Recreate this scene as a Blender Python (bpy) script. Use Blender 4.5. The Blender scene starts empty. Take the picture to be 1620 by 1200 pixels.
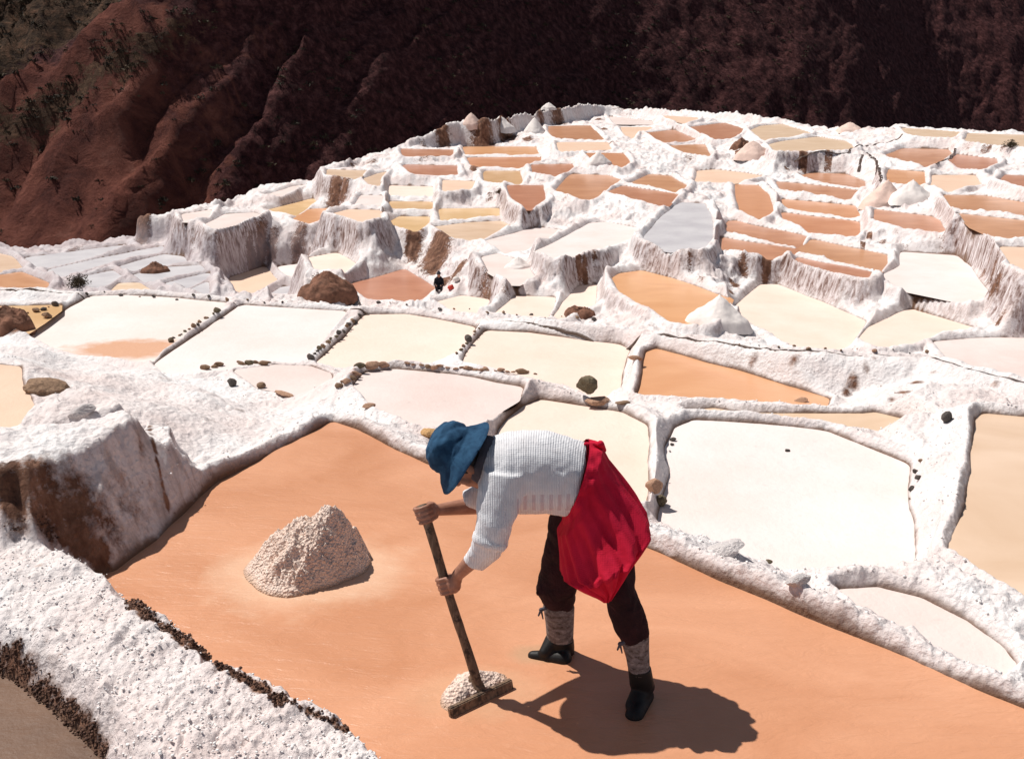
import bpy, bmesh, math, random
import numpy as np
from mathutils import Vector, Matrix
random.seed(7)
RNG = np.random.RandomState(11)
sc = bpy.context.scene
COL = sc.collection

# ------------------------------------------------------------------ camera, sky, sun, exposure
S = 0.9                       # scene scale of the surveyed heights
H = 2.9 * S                   # eye height above the brine of the foreground pond
PITCH = math.radians(17.5)
cam_d = bpy.data.cameras.new("camera")
cam_d.lens = 36.0; cam_d.sensor_width = 36.0; cam_d.clip_start = 0.05; cam_d.clip_end = 2000
cam = bpy.data.objects.new("camera", cam_d); COL.objects.link(cam)
cam.location = (0, 0, H); cam.rotation_euler = (math.pi/2 - PITCH, 0, 0)
sc.camera = cam

SUN = Vector((-0.44, 0.27, 0.80)).normalized()
elev = math.asin(SUN.z)
w = bpy.data.worlds.new("World"); sc.world = w; w.use_nodes = True
nt = w.node_tree; nt.nodes.clear()
sky = nt.nodes.new("ShaderNodeTexSky"); sky.sky_type = 'NISHITA'; sky.sun_disc = False
sky.sun_elevation = elev; sky.sun_rotation = math.atan2(SUN.x, SUN.y)
sky.altitude = 3000; sky.dust_density = 0.6; sky.air_density = 0.8
bg = nt.nodes.new("ShaderNodeBackground"); bg.inputs[1].default_value = 0.08
wo = nt.nodes.new("ShaderNodeOutputWorld")
hs = nt.nodes.new('ShaderNodeHueSaturation'); hs.inputs['Saturation'].default_value = .55; nt.links.new(sky.outputs[0], hs.inputs['Color']); nt.links.new(hs.outputs[0], bg.inputs[0]); nt.links.new(bg.outputs[0], wo.inputs[0])
sd = bpy.data.lights.new("sun", 'SUN'); sd.energy = 4.6; sd.angle = math.radians(0.6); sd.color = (1.0, 0.95, 0.89)
so = bpy.data.objects.new("sun", sd); COL.objects.link(so)
so.rotation_euler = SUN.to_track_quat('Z', 'Y').to_euler()
vs = sc.view_settings
vs.view_transform = 'Standard'; vs.look = 'None'; vs.gamma = 1; vs.use_curve_mapping = False; vs.exposure = 0.12

# ------------------------------------------------------------------ small maths
CP, SP = math.cos(PITCH), math.sin(PITCH)
F = 1620.0
def ray(u, v):
    a = (u - 810) / F; b = (600 - v) / F
    return (a, CP + b*SP, -SP + b*CP)
def on_z(u, v, z):
    r = ray(u, v); t = (z - H) / r[2]
    return (r[0]*t, r[1]*t, z)
def at_y(u, v, y):
    r = ray(u, v); t = y / r[1]
    return Vector((r[0]*t, y, H + r[2]*t))

def _h(ix, iy, s):
    n = (ix.astype(np.int64)*374761393 + iy.astype(np.int64)*668265263 + s*1442695041) & 0xffffffff
    n = ((n ^ (n >> 13)) * 1274126177) & 0xffffffff
    n = (n ^ (n >> 16)) & 0xffff
    return n / 65535.0
def vnoise(x, y, s=0):
    ix = np.floor(x); iy = np.floor(y); fx = x-ix; fy = y-iy
    fx = fx*fx*(3-2*fx); fy = fy*fy*(3-2*fy)
    ix = ix.astype(np.int64); iy = iy.astype(np.int64)
    a = _h(ix, iy, s); b = _h(ix+1, iy, s); c = _h(ix, iy+1, s); d = _h(ix+1, iy+1, s)
    return (a+(b-a)*fx + (c-a)*fy + (a-b-c+d)*fx*fy)*2-1
def fbm(x, y, o=4, s=0, g=0.5):
    r = 0; a = 1.0; t = 0
    for k in range(o):
        r = r + a*vnoise(x*2**k + 13.7*k, y*2**k - 7.3*k, s+k); t += a; a *= g
    return r/t

# ------------------------------------------------------------------ object helpers
def empty(name, loc=(0,0,0), label=None, cat=None, group=None):
    o = bpy.data.objects.new(name, None); COL.objects.link(o); o.location = loc
    o.empty_display_size = 0.1
    return tag(o, label, cat, group)
def tag(o, label=None, cat=None, group=None, kind=None):
    if label: o["label"] = label
    if cat: o["category"] = cat
    if group: o["group"] = group
    if kind: o["kind"] = kind
    return o
def link(name, me, mat=None, parent=None):
    o = bpy.data.objects.new(name, me); COL.objects.link(o)
    if mat is not None and len(me.materials) == 0: me.materials.append(mat)
    if parent is not None:
        o.parent = parent
        o.matrix_parent_inverse = Matrix.Translation(-Vector(parent.location))
    return o
def np_mesh(name, V, Fq, smooth=True, attrs=None, normals=None):
    me = bpy.data.meshes.new(name)
    n = Fq.shape[1]
    me.vertices.add(len(V)); me.vertices.foreach_set("co", np.ascontiguousarray(V, dtype=np.float32).ravel())
    me.loops.add(Fq.size); me.loops.foreach_set("vertex_index", np.ascontiguousarray(Fq, dtype=np.int32).ravel())
    me.polygons.add(len(Fq)); me.polygons.foreach_set("loop_start", np.arange(0, Fq.size, n, dtype=np.int32))
    me.update(calc_edges=True)
    me.polygons.foreach_set("use_smooth", np.full(len(Fq), smooth, dtype=bool))
    if attrs:
        for k, a in attrs.items():
            at = me.attributes.new(k, 'FLOAT', 'POINT'); at.data.foreach_set("value", np.ascontiguousarray(a, dtype=np.float32))
    if normals is not None:
        me.normals_split_custom_set_from_vertices(normals.tolist())
    return me

# ------------------------------------------------------------------ materials
class NB:
    def __init__(s, name):
        s.m = bpy.data.materials.new(name); s.m.use_nodes = True; s.t = s.m.node_tree; s.t.nodes.clear()
        s.out = s.n("ShaderNodeOutputMaterial"); s.b = s.n("ShaderNodeBsdfPrincipled")
        s.t.links.new(s.b.outputs[0], s.out.inputs[0])
    def n(s, t, **k):
        x = s.t.nodes.new(t)
        for a, v in k.items(): setattr(x, a, v)
        return x
    def l(s, a, b): s.t.links.new(a, b)
    def setv(s, sock, v):
        if isinstance(v, (int, float, tuple, list)):
            if isinstance(v, (tuple, list)) and len(v) == 3 and sock.type == 'RGBA': v = (*v, 1)
            sock.default_value = v
        else: s.l(v, sock)
    def pos(s): return s.n("ShaderNodeNewGeometry").outputs["Position"]
    def obj(s): return s.n("ShaderNodeTexCoord").outputs["Object"]
    def scale(s, vec, sx, sy, sz, rot=(0,0,0)):
        m = s.n("ShaderNodeMapping"); s.l(vec, m.inputs[0]); m.inputs["Scale"].default_value = (sx, sy, sz); m.inputs["Rotation"].default_value = rot
        return m.outputs[0]
    def noise(s, vec, sc_, det=4, rough=0.55, dist=0.0):
        x = s.n("ShaderNodeTexNoise"); s.l(vec, x.inputs["Vector"]); x.inputs["Scale"].default_value = sc_
        x.inputs["Detail"].default_value = det; x.inputs["Roughness"].default_value = rough; x.inputs["Distortion"].default_value = dist
        return x.outputs["Fac"]
    def voro(s, vec, sc_, feat='F1'):
        x = s.n("ShaderNodeTexVoronoi", feature=feat); s.l(vec, x.inputs["Vector"]); x.inputs["Scale"].default_value = sc_
        return x.outputs["Distance"]
    def ramp(s, f, *st):
        x = s.n("ShaderNodeValToRGB"); s.l(f, x.inputs[0]); e = x.color_ramp.elements
        while len(e) < len(st): e.new(0.5)
        for i, (p, c) in enumerate(st):
            e[i].position = p; e[i].color = (*c, 1) if isinstance(c, tuple) else (c, c, c, 1)
        return x.outputs[0]
    def math(s, op, a, b=0.0, clamp=False):
        x = s.n("ShaderNodeMath", operation=op, use_clamp=clamp); s.setv(x.inputs[0], a); s.setv(x.inputs[1], b); return x.outputs[0]
    def mix(s, f, a, b, bt='MIX'):
        x = s.n("ShaderNodeMix", data_type='RGBA', blend_type=bt)
        s.setv(x.inputs[0], f); s.setv(x.inputs[6], a); s.setv(x.inputs[7], b); return x.outputs[2]
    def attr(s, name): return s.n("ShaderNodeAttribute", attribute_name=name).outputs["Fac"]
    def bump(s, h, strength=0.5, dist=0.02, prev=None):
        x = s.n("ShaderNodeBump"); s.l(h, x.inputs["Height"]); x.inputs["Strength"].default_value = strength; x.inputs["Distance"].default_value = dist
        if prev is not None: s.l(prev, x.inputs["Normal"])
        return x.outputs[0]
    def fin(s, col, rough=0.8, normal=None, spec=None, **k):
        s.setv(s.b.inputs["Base Color"], col); s.setv(s.b.inputs["Roughness"], rough)
        if normal is not None: s.l(normal, s.b.inputs["Normal"])
        if spec is not None: s.b.inputs["Specular IOR Level"].default_value = spec
        for a, v in k.items(): s.setv(s.b.inputs[a], v)
        return s.m

def salt_material():
    b = NB("salt_crust"); P = b.pos()
    nz = b.n("ShaderNodeSeparateXYZ"); b.l(b.n("ShaderNodeNewGeometry").outputs["True Normal"], nz.inputs[0])
    steep = b.ramp(nz.outputs[2], (0.35, 1.0), (0.80, 0.0))
    base = b.mix(b.ramp(b.noise(P, 0.9, 5, .6), (0.38, 0.0), (0.66, 1.0)), (0.83, 0.80, 0.79), (0.74, 0.63, 0.60))
    # drips running down the terrace faces, with earth showing between them
    drip = b.noise(b.scale(P, 8.0, 8.0, 1.3), 1.0, 7, .70, .5)
    dripc = b.ramp(drip, (0.36, (0.13, 0.065, 0.048)), (0.45, (0.36, 0.27, 0.25)), (0.54, (0.62, 0.55, 0.55)), (0.68, (0.80, 0.76, 0.76)))
    c = b.mix(b.math('MULTIPLY', steep, b.math('ADD', b.math('MULTIPLY', b.attr('tall'), .72), b.math('ADD', .14, b.math('MULTIPLY', b.attr('far'), .22)), True)), base, dripc)
    # dark specks of grit on the crust
    sp = b.ramp(b.math('ADD', b.noise(P, 5.5, 6, .72), b.math('MULTIPLY', b.attr('far'), .045)), (0.585, 0.0), (0.665, 1.0))
    sp2 = b.ramp(b.noise(P, 22, 4, .7), (0.62, 0.0), (0.70, 1.0))
    c = b.mix(b.math('MULTIPLY', b.math('MULTIPLY', sp, b.math('ADD', sp2, .25)), .8, True), c, (0.20, 0.12, 0.095))
    # bare earth
    soil = b.attr("soil")
    so_n = b.math('ADD', b.math('ADD', soil, b.math('MULTIPLY', b.math('SUBTRACT', b.noise(P, 3.2, 7, .72), .5), 1.3)), b.math('MULTIPLY', b.math('SUBTRACT', b.noise(P, 19, 6, .75), .5), 1.2))
    sm = b.mix(b.attr('far'), b.ramp(so_n, (0.34, 0.0), (0.86, 1.0)), b.ramp(so_n, (0.44, 0.0), (0.62, 1.0)))
    earth = b.ramp(b.noise(b.scale(P, 1, 1, .35), 6.0, 6, .7), (0.3, (0.05, 0.022, 0.015)), (0.5, (0.17, 0.080, 0.048)), (0.72, (0.38, 0.21, 0.14)))
    c = b.mix(b.math('MULTIPLY', sm, b.math('GREATER_THAN', soil, .02)), c, earth)
    c = b.mix(b.math('MULTIPLY', b.attr('valley_grey'), b.ramp(b.noise(P, 1.6, 5, .65), (0.3, .45), (0.7, .95))), c, b.mix(.5, (0.50, 0.44, 0.46), b.mix(1.0, c, (0.55, 0.50, 0.52), 'MULTIPLY')))  # grey tint over the salt of the low left valley
    # brown tide line where the brine laps
    wet = b.attr("wet")
    wn = b.ramp(b.math('ADD', wet, b.math('MULTIPLY', b.math('SUBTRACT', b.noise(P, 2.5, 5, .7), .5), 1.1)), (0.26, 0.0), (0.52, 1.0))
    c = b.mix(b.math('MULTIPLY', wn, b.math('MULTIPLY', wet, 1.6, True)), c, (0.17, 0.095, 0.060))
    n1 = b.bump(b.noise(P, 4.0, 8, .68), .55, .12)
    n2 = b.bump(b.voro(P, 28, 'F1'), .35, .02, n1)
    n3 = b.bump(b.noise(P, 60, 4, .7), .5, .012, n2)
    return b.fin(c, .85, n3, .25)
SALT = salt_material()

def blobs(b, P, c, bl):
    for (bx, by, rx, ry, col, st) in bl:
        m = b.n("ShaderNodeMapping"); b.l(P, m.inputs[0]); m.inputs["Location"].default_value = (-bx/rx, -by/ry, 0); m.inputs["Scale"].default_value = (1/rx, 1/ry, 0)
        ln = b.n("ShaderNodeVectorMath", operation='LENGTH'); b.l(m.outputs[0], ln.inputs[0])
        d = b.math('ADD', ln.outputs["Value"], b.math('MULTIPLY', b.math('SUBTRACT', b.noise(P, 5, 5, .6), .5), .9))
        c = b.mix(b.ramp(d, (0.55, st), (1.0, 0.0)), c, col)
    return c
def brine_material(name, c1, c2, rough=.22, wave=.25, cell=.7, bl=()):
    b = NB(name); P = b.pos()
    f = b.noise(b.scale(P, cell, cell*1.7, 1, (0, 0, .5)), 1.0, 5, .55, .8)
    oi = b.n("ShaderNodeObjectInfo").outputs["Random"]
    c = b.mix(b.ramp(f, (0.32, 0.0), (0.70, 1.0)), c1, c2)
    c = blobs(b, P, c, bl)
    hs = b.n("ShaderNodeHueSaturation"); b.l(c, hs.inputs["Color"])
    b.l(b.math('ADD', b.math('MULTIPLY', oi, .16), .92), hs.inputs["Value"])
    b.l(b.math('ADD', b.math('MULTIPLY', oi, .016), .492), hs.inputs["Hue"])
    w1 = b.noise(b.scale(P, 6, 17, 1, (0, 0, .35)), 1.0, 5, .6, 1.2)
    w2 = b.noise(b.scale(P, 30, 60, 1, (0, 0, -.2)), 1.0, 3, .6, .6)
    nn = b.bump(w2, wave, .004, b.bump(w1, wave, .015))
    return b.fin(hs.outputs[0], rough, nn, .5)
def dry_material(name, c1, c2, bl=()):
    b = NB(name); P = b.pos()
    c = b.mix(b.ramp(b.noise(P, .8, 6, .62), (0.35, 0.0), (0.68, 1.0)), c1, c2)
    c = b.mix(b.ramp(b.noise(P, 9, 6, .75), (0.60, 0.0), (0.80, .45)), c, tuple(x*.62 for x in c2))
    c = blobs(b, P, c, bl)
    n = b.bump(b.noise(P, 18, 6, .7), .3, .02, b.bump(b.noise(P, 2.5, 5, .6), .3, .05))
    return b.fin(c, .55, n, .35)
BM = {
 'F': brine_material("brine_foreground", (0.54, 0.235, 0.125), (0.68, 0.335, 0.200), .33, .45, .9, [(*on_z(485, 905, 0)[:2], .62, .50, (.80, .56, .40), .5), (*on_z(755, 1095, 0)[:2], .34, .22, (.62, .36, .22), .5), (*on_z(850, 1035, 0)[:2], .16, .10, (.45, .30, .18), .5)]),
 'o': brine_material("brine_orange", (0.65, 0.305, 0.15), (0.75, 0.395, 0.215), .3, .15),
 'b': brine_material("brine_brown", (0.50, 0.225, 0.125), (0.64, 0.325, 0.195), .3, .15),
 'y': brine_material("brine_ochre", (0.64, 0.39, 0.19), (0.76, 0.50, 0.29), .3, .15),
 't': brine_material("brine_tan", (0.66, 0.46, 0.31), (0.78, 0.58, 0.43), .35, .12),
 'c': dry_material("brine_cream", (0.86, 0.71, 0.61), (0.81, 0.63, 0.52)),
 'w': dry_material("crystal_white", (0.83, 0.75, 0.72), (0.77, 0.66, 0.61)),
 'p': dry_material("crystal_pink", (0.78, 0.68, 0.64), (0.72, 0.58, 0.53)),
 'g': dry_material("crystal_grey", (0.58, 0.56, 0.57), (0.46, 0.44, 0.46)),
 'k': dry_material("pale_peach", (0.76, 0.56, 0.42), (0.74, 0.50, 0.36)),
 'W': dry_material('crystal_white_rust_stain', (0.82, 0.75, 0.71), (0.76, 0.66, 0.60), [(*on_z(205, 552, -.93)[:2], .95, .55, (.62, .30, .15), .85)]),
 'P': dry_material('crystal_pink_rust_stain', (0.78, 0.68, 0.64), (0.72, 0.58, 0.53), [(*on_z(1548, 574, -5.13)[:2], .9, 1.1, (.66, .30, .14), .9)]),
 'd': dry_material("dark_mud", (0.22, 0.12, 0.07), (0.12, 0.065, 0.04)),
}
CNAME = {'F':'orange','o':'orange','b':'brown','y':'ochre','t':'tan','c':'cream','w':'white','p':'pinkish','g':'grey','k':'peach','d':'dark brown'}

# ------------------------------------------------------------------ survey of the ponds: (colour, zone, level or None, outline, label)
PONDS = [
('F','n',0.0,[(522,668),(470,700),(350,762),(315,790),(262,848),(190,905,0),(120,880,.15),(235,950,.15),(350,1032,.15),(450,1090,.15),(520,1122,.15),(570,1145,.15),(650,1203,.15),(760,1290,.15),(1100,1500,0),(1900,1500,0),(1900,1230,.05),(1620,1112,.03),(1480,1055,.03),(1300,980,.03),(1130,908,.03),(1040,868,.03),(960,838,.03),(830,792,.03),(700,742,.03),(620,703,.03),(562,676,.02)],
 'large orange brine pond in the foreground in which the bent worker stands'),
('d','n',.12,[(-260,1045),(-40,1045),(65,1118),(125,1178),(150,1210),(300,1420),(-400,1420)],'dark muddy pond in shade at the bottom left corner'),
('k','n',.28,[(-260,575),(-30,578),(25,582),(40,615),(50,660),(30,670),(-60,678),(-260,690)],'peach coloured dry pan at the left edge above the big salt block'),
#('p','n',.12,[(310,662),(345,650),(392,652),(412,665),(375,686),(300,705),(285,690)],'small pinkish hollow of dried salt right of the big salt block'),
('p','n',-.42,[(372,584),(430,578),(483,580),(520,592),(518,612),(470,622),(410,612)],'pinkish dry patch between the white ponds and the foreground wall'),
('p','n',-.22,[(560,610),(580,590),(627,585),(717,593),(823,613),(817,627),(773,657),(740,672),(653,663),(603,647)],'rounded pinkish white pond just beyond the blue hat, ringed by brown stones'),
('c','n',-.30,[(770,735),(795,680),(827,643),(857,633),(980,653),(1023,672),(1022,740),(1016,800),(975,795),(870,765)],'cream pond directly behind the back of the bent worker'),
('w','n',-.38,[(1045,826),(1066,746),(1058,707),(1072,678),(1097,666),(1200,671),(1309,683),(1435,736),(1427,779),(1437,823),(1435,881),(1420,918),(1309,915),(1242,897),(1193,884),(1110,862)],'largest white crystallised pond at right, beyond the foreground wall'),
('t','n',-.48,[(1087,641),(1130,648),(1167,653),(1373,657),(1390,655),(1427,663),(1455,681),(1380,677),(1290,670),(1200,661)],'thin tan sliver of pond between two parallel white walls'),
('p','n',-.12,[(1325,934),(1387,929),(1459,946),(1530,985),(1580,1022),(1600,1045),(1562,1052),(1500,1028),(1425,985),(1365,955)],'narrow pale pond squeezed along the right foreground wall'),
('t','n',-.15,[(1546,664),(1560,655),(1640,662),(1900,680),(1900,1010),(1740,985),(1640,935),(1580,905),(1512,866),(1532,799)],'tan ochre pond cut off by the right edge of the photo'),
('o','n',-.65,[(1008,623),(1020,585),(1027,557),(1040,552),(1163,587),(1250,612),(1307,630),(1305,637),(1257,630),(1087,625)],'bright orange wedge shaped pond right of the single dark boulder'),
('c','n',-.85,[(732,573),(752,545),(770,523),(840,527),(980,545),(993,553),(986,593),(970,625),(950,630),(900,604),(850,592),(780,577)],'cream pond with a dark boulder on its near corner'),
('c','n',-1.0,[(500,577),(545,535),(580,497),(640,497),(753,517),(735,545),(716,566),(627,571),(540,576)],'pale cream pond, third from the left in the middle row of four'),
('w','n',-1.0,[(247,577),(310,532),(383,483),(460,487),(547,492),(512,530),(477,568),(393,574),(307,588),(267,587)],'white pond between two rows of dark stones, second from the left'),
('W','n',-1.03,[(48,530),(100,497),(147,468),(203,466),(362,480),(333,500),(280,537),(230,570),(167,560),(133,558),(83,547)],'broad white pond with a rusty stain on its near shore, at left'),
('y','n',-.95,[(-260,482),(-30,485),(97,483),(97,490),(70,506),(43,520),(25,510),(-30,505),(-260,505)],'small ochre pond at the left edge beside the white pond'),
# ---- far hillside
('b','f',-7.1,[(553,448),(600,436),(640,425),(664,439),(686,455),(655,474),(583,472)],'reddish brown pond at the foot of the dark cliff with the crouching worker'),
('c','f',-6.5,[(690,478),(730,467),(773,473),(757,492),(720,488)],'cream wedge shaped pond just right of the crouching worker'),
('c','f',-6.2,[(777,497),(817,468),(880,470),(863,502)],'cream pond below the brown streaked cliff, behind the channel path'),
('c','f',-6.0,[(877,502),(892,478),(917,453),(941,450),(941,485),(900,495),(888,504)],'cream narrow pond hugging the left wall of the curved orange pond'),
('o','f',-5.5,[(970,440),(985,432),(1013,427),(1067,440),(1157,473),(1143,497),(1107,512),(1067,507),(1025,487),(987,463)],'curved orange brown pond left of the conical salt heap'),
('c','f',-6.0,[(1160,490),(1178,470),(1207,450),(1230,450),(1300,478),(1367,507),(1353,530),(1345,545),(1323,550),(1267,547),(1170,503)],'large cream pond right of the conical salt heap'),
('c','f',-6.0,[(1360,537),(1373,517),(1440,488),(1490,503),(1547,520),(1480,523),(1430,545),(1390,548)],'cream pond right of the large cream one, ending in a point'),
('P','f',-5.7,[(1473,540),(1580,533),(1640,535),(1800,560),(1800,620),(1640,600),(1530,583),(1493,560)],'pinkish white pond with a rusty spot near the right edge'),
('p','f',None,[(765,407),(790,401),(833,417),(850,436),(817,446),(773,430)],'pinkish dry pan on the ledge above the brown streaked cliff'),
('t','f',None,[(515,268),(580,270),(562,281),(515,277)],'pale pond on the outermost ledge at the far left shoulder'),
('t','f',None,[(574,283),(612,271),(602,296),(590,294)],'pale narrow pond beside the one on the outermost ledge'),
('b','f',None,[(635,235),(717,237),(717,243),(640,245)],'brown pond, upper of the two left of the long dark wall'),
('b','f',None,[(637,262),(645,260),(723,262),(723,275),(655,274)],'brown pond, lower of the two left of the long dark wall'),
('o','f',None,[(735,232),(848,232),(853,243),(740,244)],'orange pond, upper of the pair beneath the three salt heaps'),
('o','f',None,[(741,249),(855,248),(858,255),(830,263),(747,262)],'orange pond, lower of the pair beneath the three salt heaps'),
('y','f',None,[(768,270),(825,270),(830,287),(823,290),(762,287)],'square ochre pond under the pair below the salt heaps'),
('b','f',None,[(843,260),(907,259),(910,267),(883,277),(848,275)],'small brown pond right of the square ochre one'),
('k','f',None,[(702,285),(748,287),(740,300),(703,304)],'peach square pond left of the square ochre one'),
('c','f',None,[(622,293),(688,295),(687,309),(620,308)],'cream pond, top of the ladder of three at left'),
('y','f',None,[(617,318),(685,319),(683,328),(617,328)],'ochre pond, middle of the ladder of three at left'),
('p','f',None,[(572,308),(605,309),(600,326),(561,327)],'pinkish slanted pond left of the ladder of three, upper one'),
('k','f',None,[(553,331),(598,332),(598,346),(573,348),(525,338)],'peach slanted pond left of the ladder of three, lower one'),
('y','f',None,[(630,342),(678,343),(678,353),(657,362),(603,355)],'ochre pond, bottom of the ladder of three at left'),
('y','f',None,[(697,330),(787,329),(787,342),(695,347)],'yellow ochre pond left of the rounded brown pond'),
('t','f',None,[(684,359),(740,352),(790,349),(808,358),(760,377),(719,376)],'tan pond above the dark cliff, seen over the crouching worker'),
('p','f',None,[(767,382),(850,358),(892,363),(830,397),(803,397)],'pinkish white long pond below the grey terrace wall, left one'),
('w','f',None,[(850,397),(890,378),(934,353),(957,351),(1005,359),(1015,364),(1000,377),(945,391),(885,406)],'white broad pond below the grey terrace wall, right one'),
('b','f',None,[(865,200),(933,198),(945,208),(953,220),(877,217)],'brown pond tucked below the highest dark wall'),
('k','f',None,[(877,225),(958,225),(965,235),(883,238)],'peach pond directly in front of the pond below the highest wall'),
('o','f',None,[(930,242),(983,242),(995,257),(985,261),(946,260)],'orange pond right of a small white salt slope in the far middle'),
('b','f',None,[(803,293),(863,293),(860,305),(857,317),(835,328),(810,313)],'rounded brown pond with a thick white collar'),
('b','f',None,[(906,275),(962,277),(983,284),(936,317),(925,316),(880,303)],'brown pond standing on the left half of the grey terrace wall'),
('b','f',None,[(1004,285),(1025,275),(1058,278),(1082,293),(1073,301),(992,288)],'brown pond, farther of the pair on the grey terrace wall'),
('b','f',None,[(957,304),(983,293),(1072,307),(1051,325),(1042,324),(988,310)],'brown pond, nearer of the pair on the grey terrace wall'),
('g','f',None,[(1018,375),(1045,343),(1062,327),(1080,320),(1117,322),(1124,338),(1127,377),(1110,395),(1057,391),(1025,382)],'pale grey pond in the centre of the hillside'),
('k','f',None,[(981,201),(1025,201),(1030,204),(1016,209),(1004,211),(997,219),(990,218)],'peach small pond left of the far diamond shaped brown pond'),
('p','f',None,[(965,184),(1025,191),(1030,196),(975,196)],'pinkish pan right under the skyline wall in the far middle'),
('k','f',None,[(1045,183),(1105,186),(1103,190),(1080,193),(1052,188)],'peach sliver right under the skyline wall'),
('b','f',None,[(1021,210),(1063,205),(1107,222),(1051,227)],'diamond shaped brown pond in the far middle, upper of two'),
('b','f',None,[(1054,230),(1115,228),(1129,247),(1086,241)],'brown pond just below the diamond shaped one'),
('b','f',None,[(1090,201),(1145,194),(1173,204),(1171,210),(1154,219),(1131,220)],'brown pond left of the reddish rubble heap, far right of centre'),
('t','f',None,[(1185,206),(1201,199),(1237,196),(1283,212),(1240,218),(1205,222)],'tan pond right of the reddish rubble heap, upper of two'),
('t','f',None,[(1212,229),(1240,223),(1294,216),(1341,223),(1355,235),(1254,236),(1225,238)],'tan pond right of the reddish rubble heap, lower and longer of two'),
('k','f',None,[(1105,270),(1138,268),(1208,279),(1161,287),(1100,287)],'peach pond above the upright amber pond'),
('o','f',None,[(1161,292),(1201,293),(1218,308),(1226,334),(1208,341),(1166,334)],'upright amber pond with a wide white border'),
('b','f',None,[(1266,278),(1287,273),(1338,275),(1369,287),(1369,294),(1287,284)],'brown pond at the foot of the curved dark wall, upper of two'),
('b','f',None,[(1230,287),(1263,290),(1360,301),(1343,312),(1240,300)],'brown pond under the curved dark wall, lower of two'),
('o','f',None,[(1240,315),(1282,318),(1350,325),(1357,344),(1240,331)],'orange pond, upper of the pair right of the amber pond'),
('o','f',None,[(1240,336),(1357,350),(1360,368),(1353,373),(1287,365),(1243,348)],'orange pond, lower of the pair right of the amber pond'),
('b','f',None,[(1150,350),(1162,349),(1276,373),(1265,389),(1142,370)],'reddish brown pond, farther of the pair right of the grey pond'),
('b','f',None,[(1140,375),(1261,394),(1253,403),(1220,404),(1136,395)],'reddish brown pond, nearer of the pair right of the grey pond'),
('b','f',None,[(1287,378),(1405,403),(1402,416),(1387,427),(1270,402),(1264,397)],'reddish brown pond left of the large pale pond at right'),
('b','f',None,[(1262,407),(1378,430),(1372,436),(1320,427),(1258,409)],'narrow reddish brown strip of pond on top of the dripping wall'),
('w','f',None,[(1427,420),(1433,399),(1513,404),(1537,420),(1560,453),(1575,470),(1530,473),(1427,452),(1385,440)],'large pale white pond at right above the dripping wall'),
('b','f',None,[(1382,330),(1428,336),(1475,342),(1491,350),(1502,369),(1437,359),(1385,350)],'red brown pond in front of the pink salt heap'),
('b','f',None,[(1395,247),(1432,234),(1500,236),(1505,242),(1484,259),(1465,260),(1414,250)],'brown pond at far right, left of a black channel'),
('b','f',None,[(1499,254),(1514,243),(1573,251),(1575,260),(1554,269),(1519,265)],'brown pond at far right, right of a black channel'),
('o','f',None,[(1407,268),(1458,271),(1458,294),(1409,288),(1404,277)],'small orange pond above the pink salt heap'),
('k','f',None,[(1472,276),(1543,277),(1552,293),(1505,300),(1472,295)],'peach streaked pond right of the small orange one'),
('b','f',None,[(1577,286),(1592,276),(1640,279),(1800,285),(1800,300),(1640,297)],'brown pond touching the right edge, above the long pair'),
('b','f',None,[(1497,308),(1554,309),(1640,323),(1800,345),(1800,365),(1640,343),(1512,328)],'brown long pond at the right edge, farther of the pair'),
('b','f',None,[(1516,337),(1640,351),(1800,370),(1800,392),(1640,373),(1578,371),(1540,358)],'brown long pond at the right edge, nearer of the pair'),
('k','f',None,[(1584,390),(1640,391),(1800,405),(1800,460),(1640,430),(1607,423)],'peach pond touching the right edge below the long pair'),
('t','f',None,[(1425,202),(1519,209),(1510,215),(1440,213)],'tan skyline pond at far right, left one'),
('t','f',None,[(1531,211),(1640,214),(1800,222),(1800,242),(1640,232),(1529,222)],'tan skyline pond at far right, touching the edge'),
# ---- left terrace and valley floor
('p','u',None,[(287,338),(333,331),(327,341),(293,347)],'pinkish end pond of the left terrace, outermost one'),
('p','u',None,[(323,354),(360,338),(400,336),(413,339),(373,352),(340,358)],'pinkish pale pond of the left terrace, second one in'),
('y','u',None,[(420,333),(493,314),(500,320),(463,339)],'olive ochre pond of the left terrace'),
('o','u',None,[(460,348),(490,331),(533,328),(513,346),(487,351)],'orange pond at the inner end of the left terrace'),
('p','u',None,[(415,310),(460,295),(487,291),(440,310)],'pinkish slanted pan at the skyline of the left terrace'),
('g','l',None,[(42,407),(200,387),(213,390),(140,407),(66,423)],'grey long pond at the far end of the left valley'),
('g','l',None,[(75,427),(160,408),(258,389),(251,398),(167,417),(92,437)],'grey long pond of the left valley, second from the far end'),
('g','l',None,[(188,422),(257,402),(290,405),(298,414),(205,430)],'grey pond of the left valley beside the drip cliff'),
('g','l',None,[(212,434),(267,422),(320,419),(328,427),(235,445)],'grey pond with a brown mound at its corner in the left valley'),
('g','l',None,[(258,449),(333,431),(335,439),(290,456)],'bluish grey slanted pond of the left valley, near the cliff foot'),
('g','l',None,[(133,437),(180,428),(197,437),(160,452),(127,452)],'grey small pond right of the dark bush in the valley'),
('t','l',None,[(172,458),(190,448),(220,447),(245,458)],'tan half round pond peeping over the path at left'),
('g','l',None,[(293,462),(334,445),(334,464)],'grey triangular pond peeping over the path'),
('k','l',None,[(363,439),(417,421),(437,443),(397,462),(373,462)],'peach pond below the drip cliff'),
('w','l',None,[(435,421),(480,416),(480,436),(457,437)],'white small raised pan right of the peach valley pond'),
('c','l',None,[(485,407),(533,399),(565,417),(540,426),(502,424)],'cream raised pond left of the dark cliff'),
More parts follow.
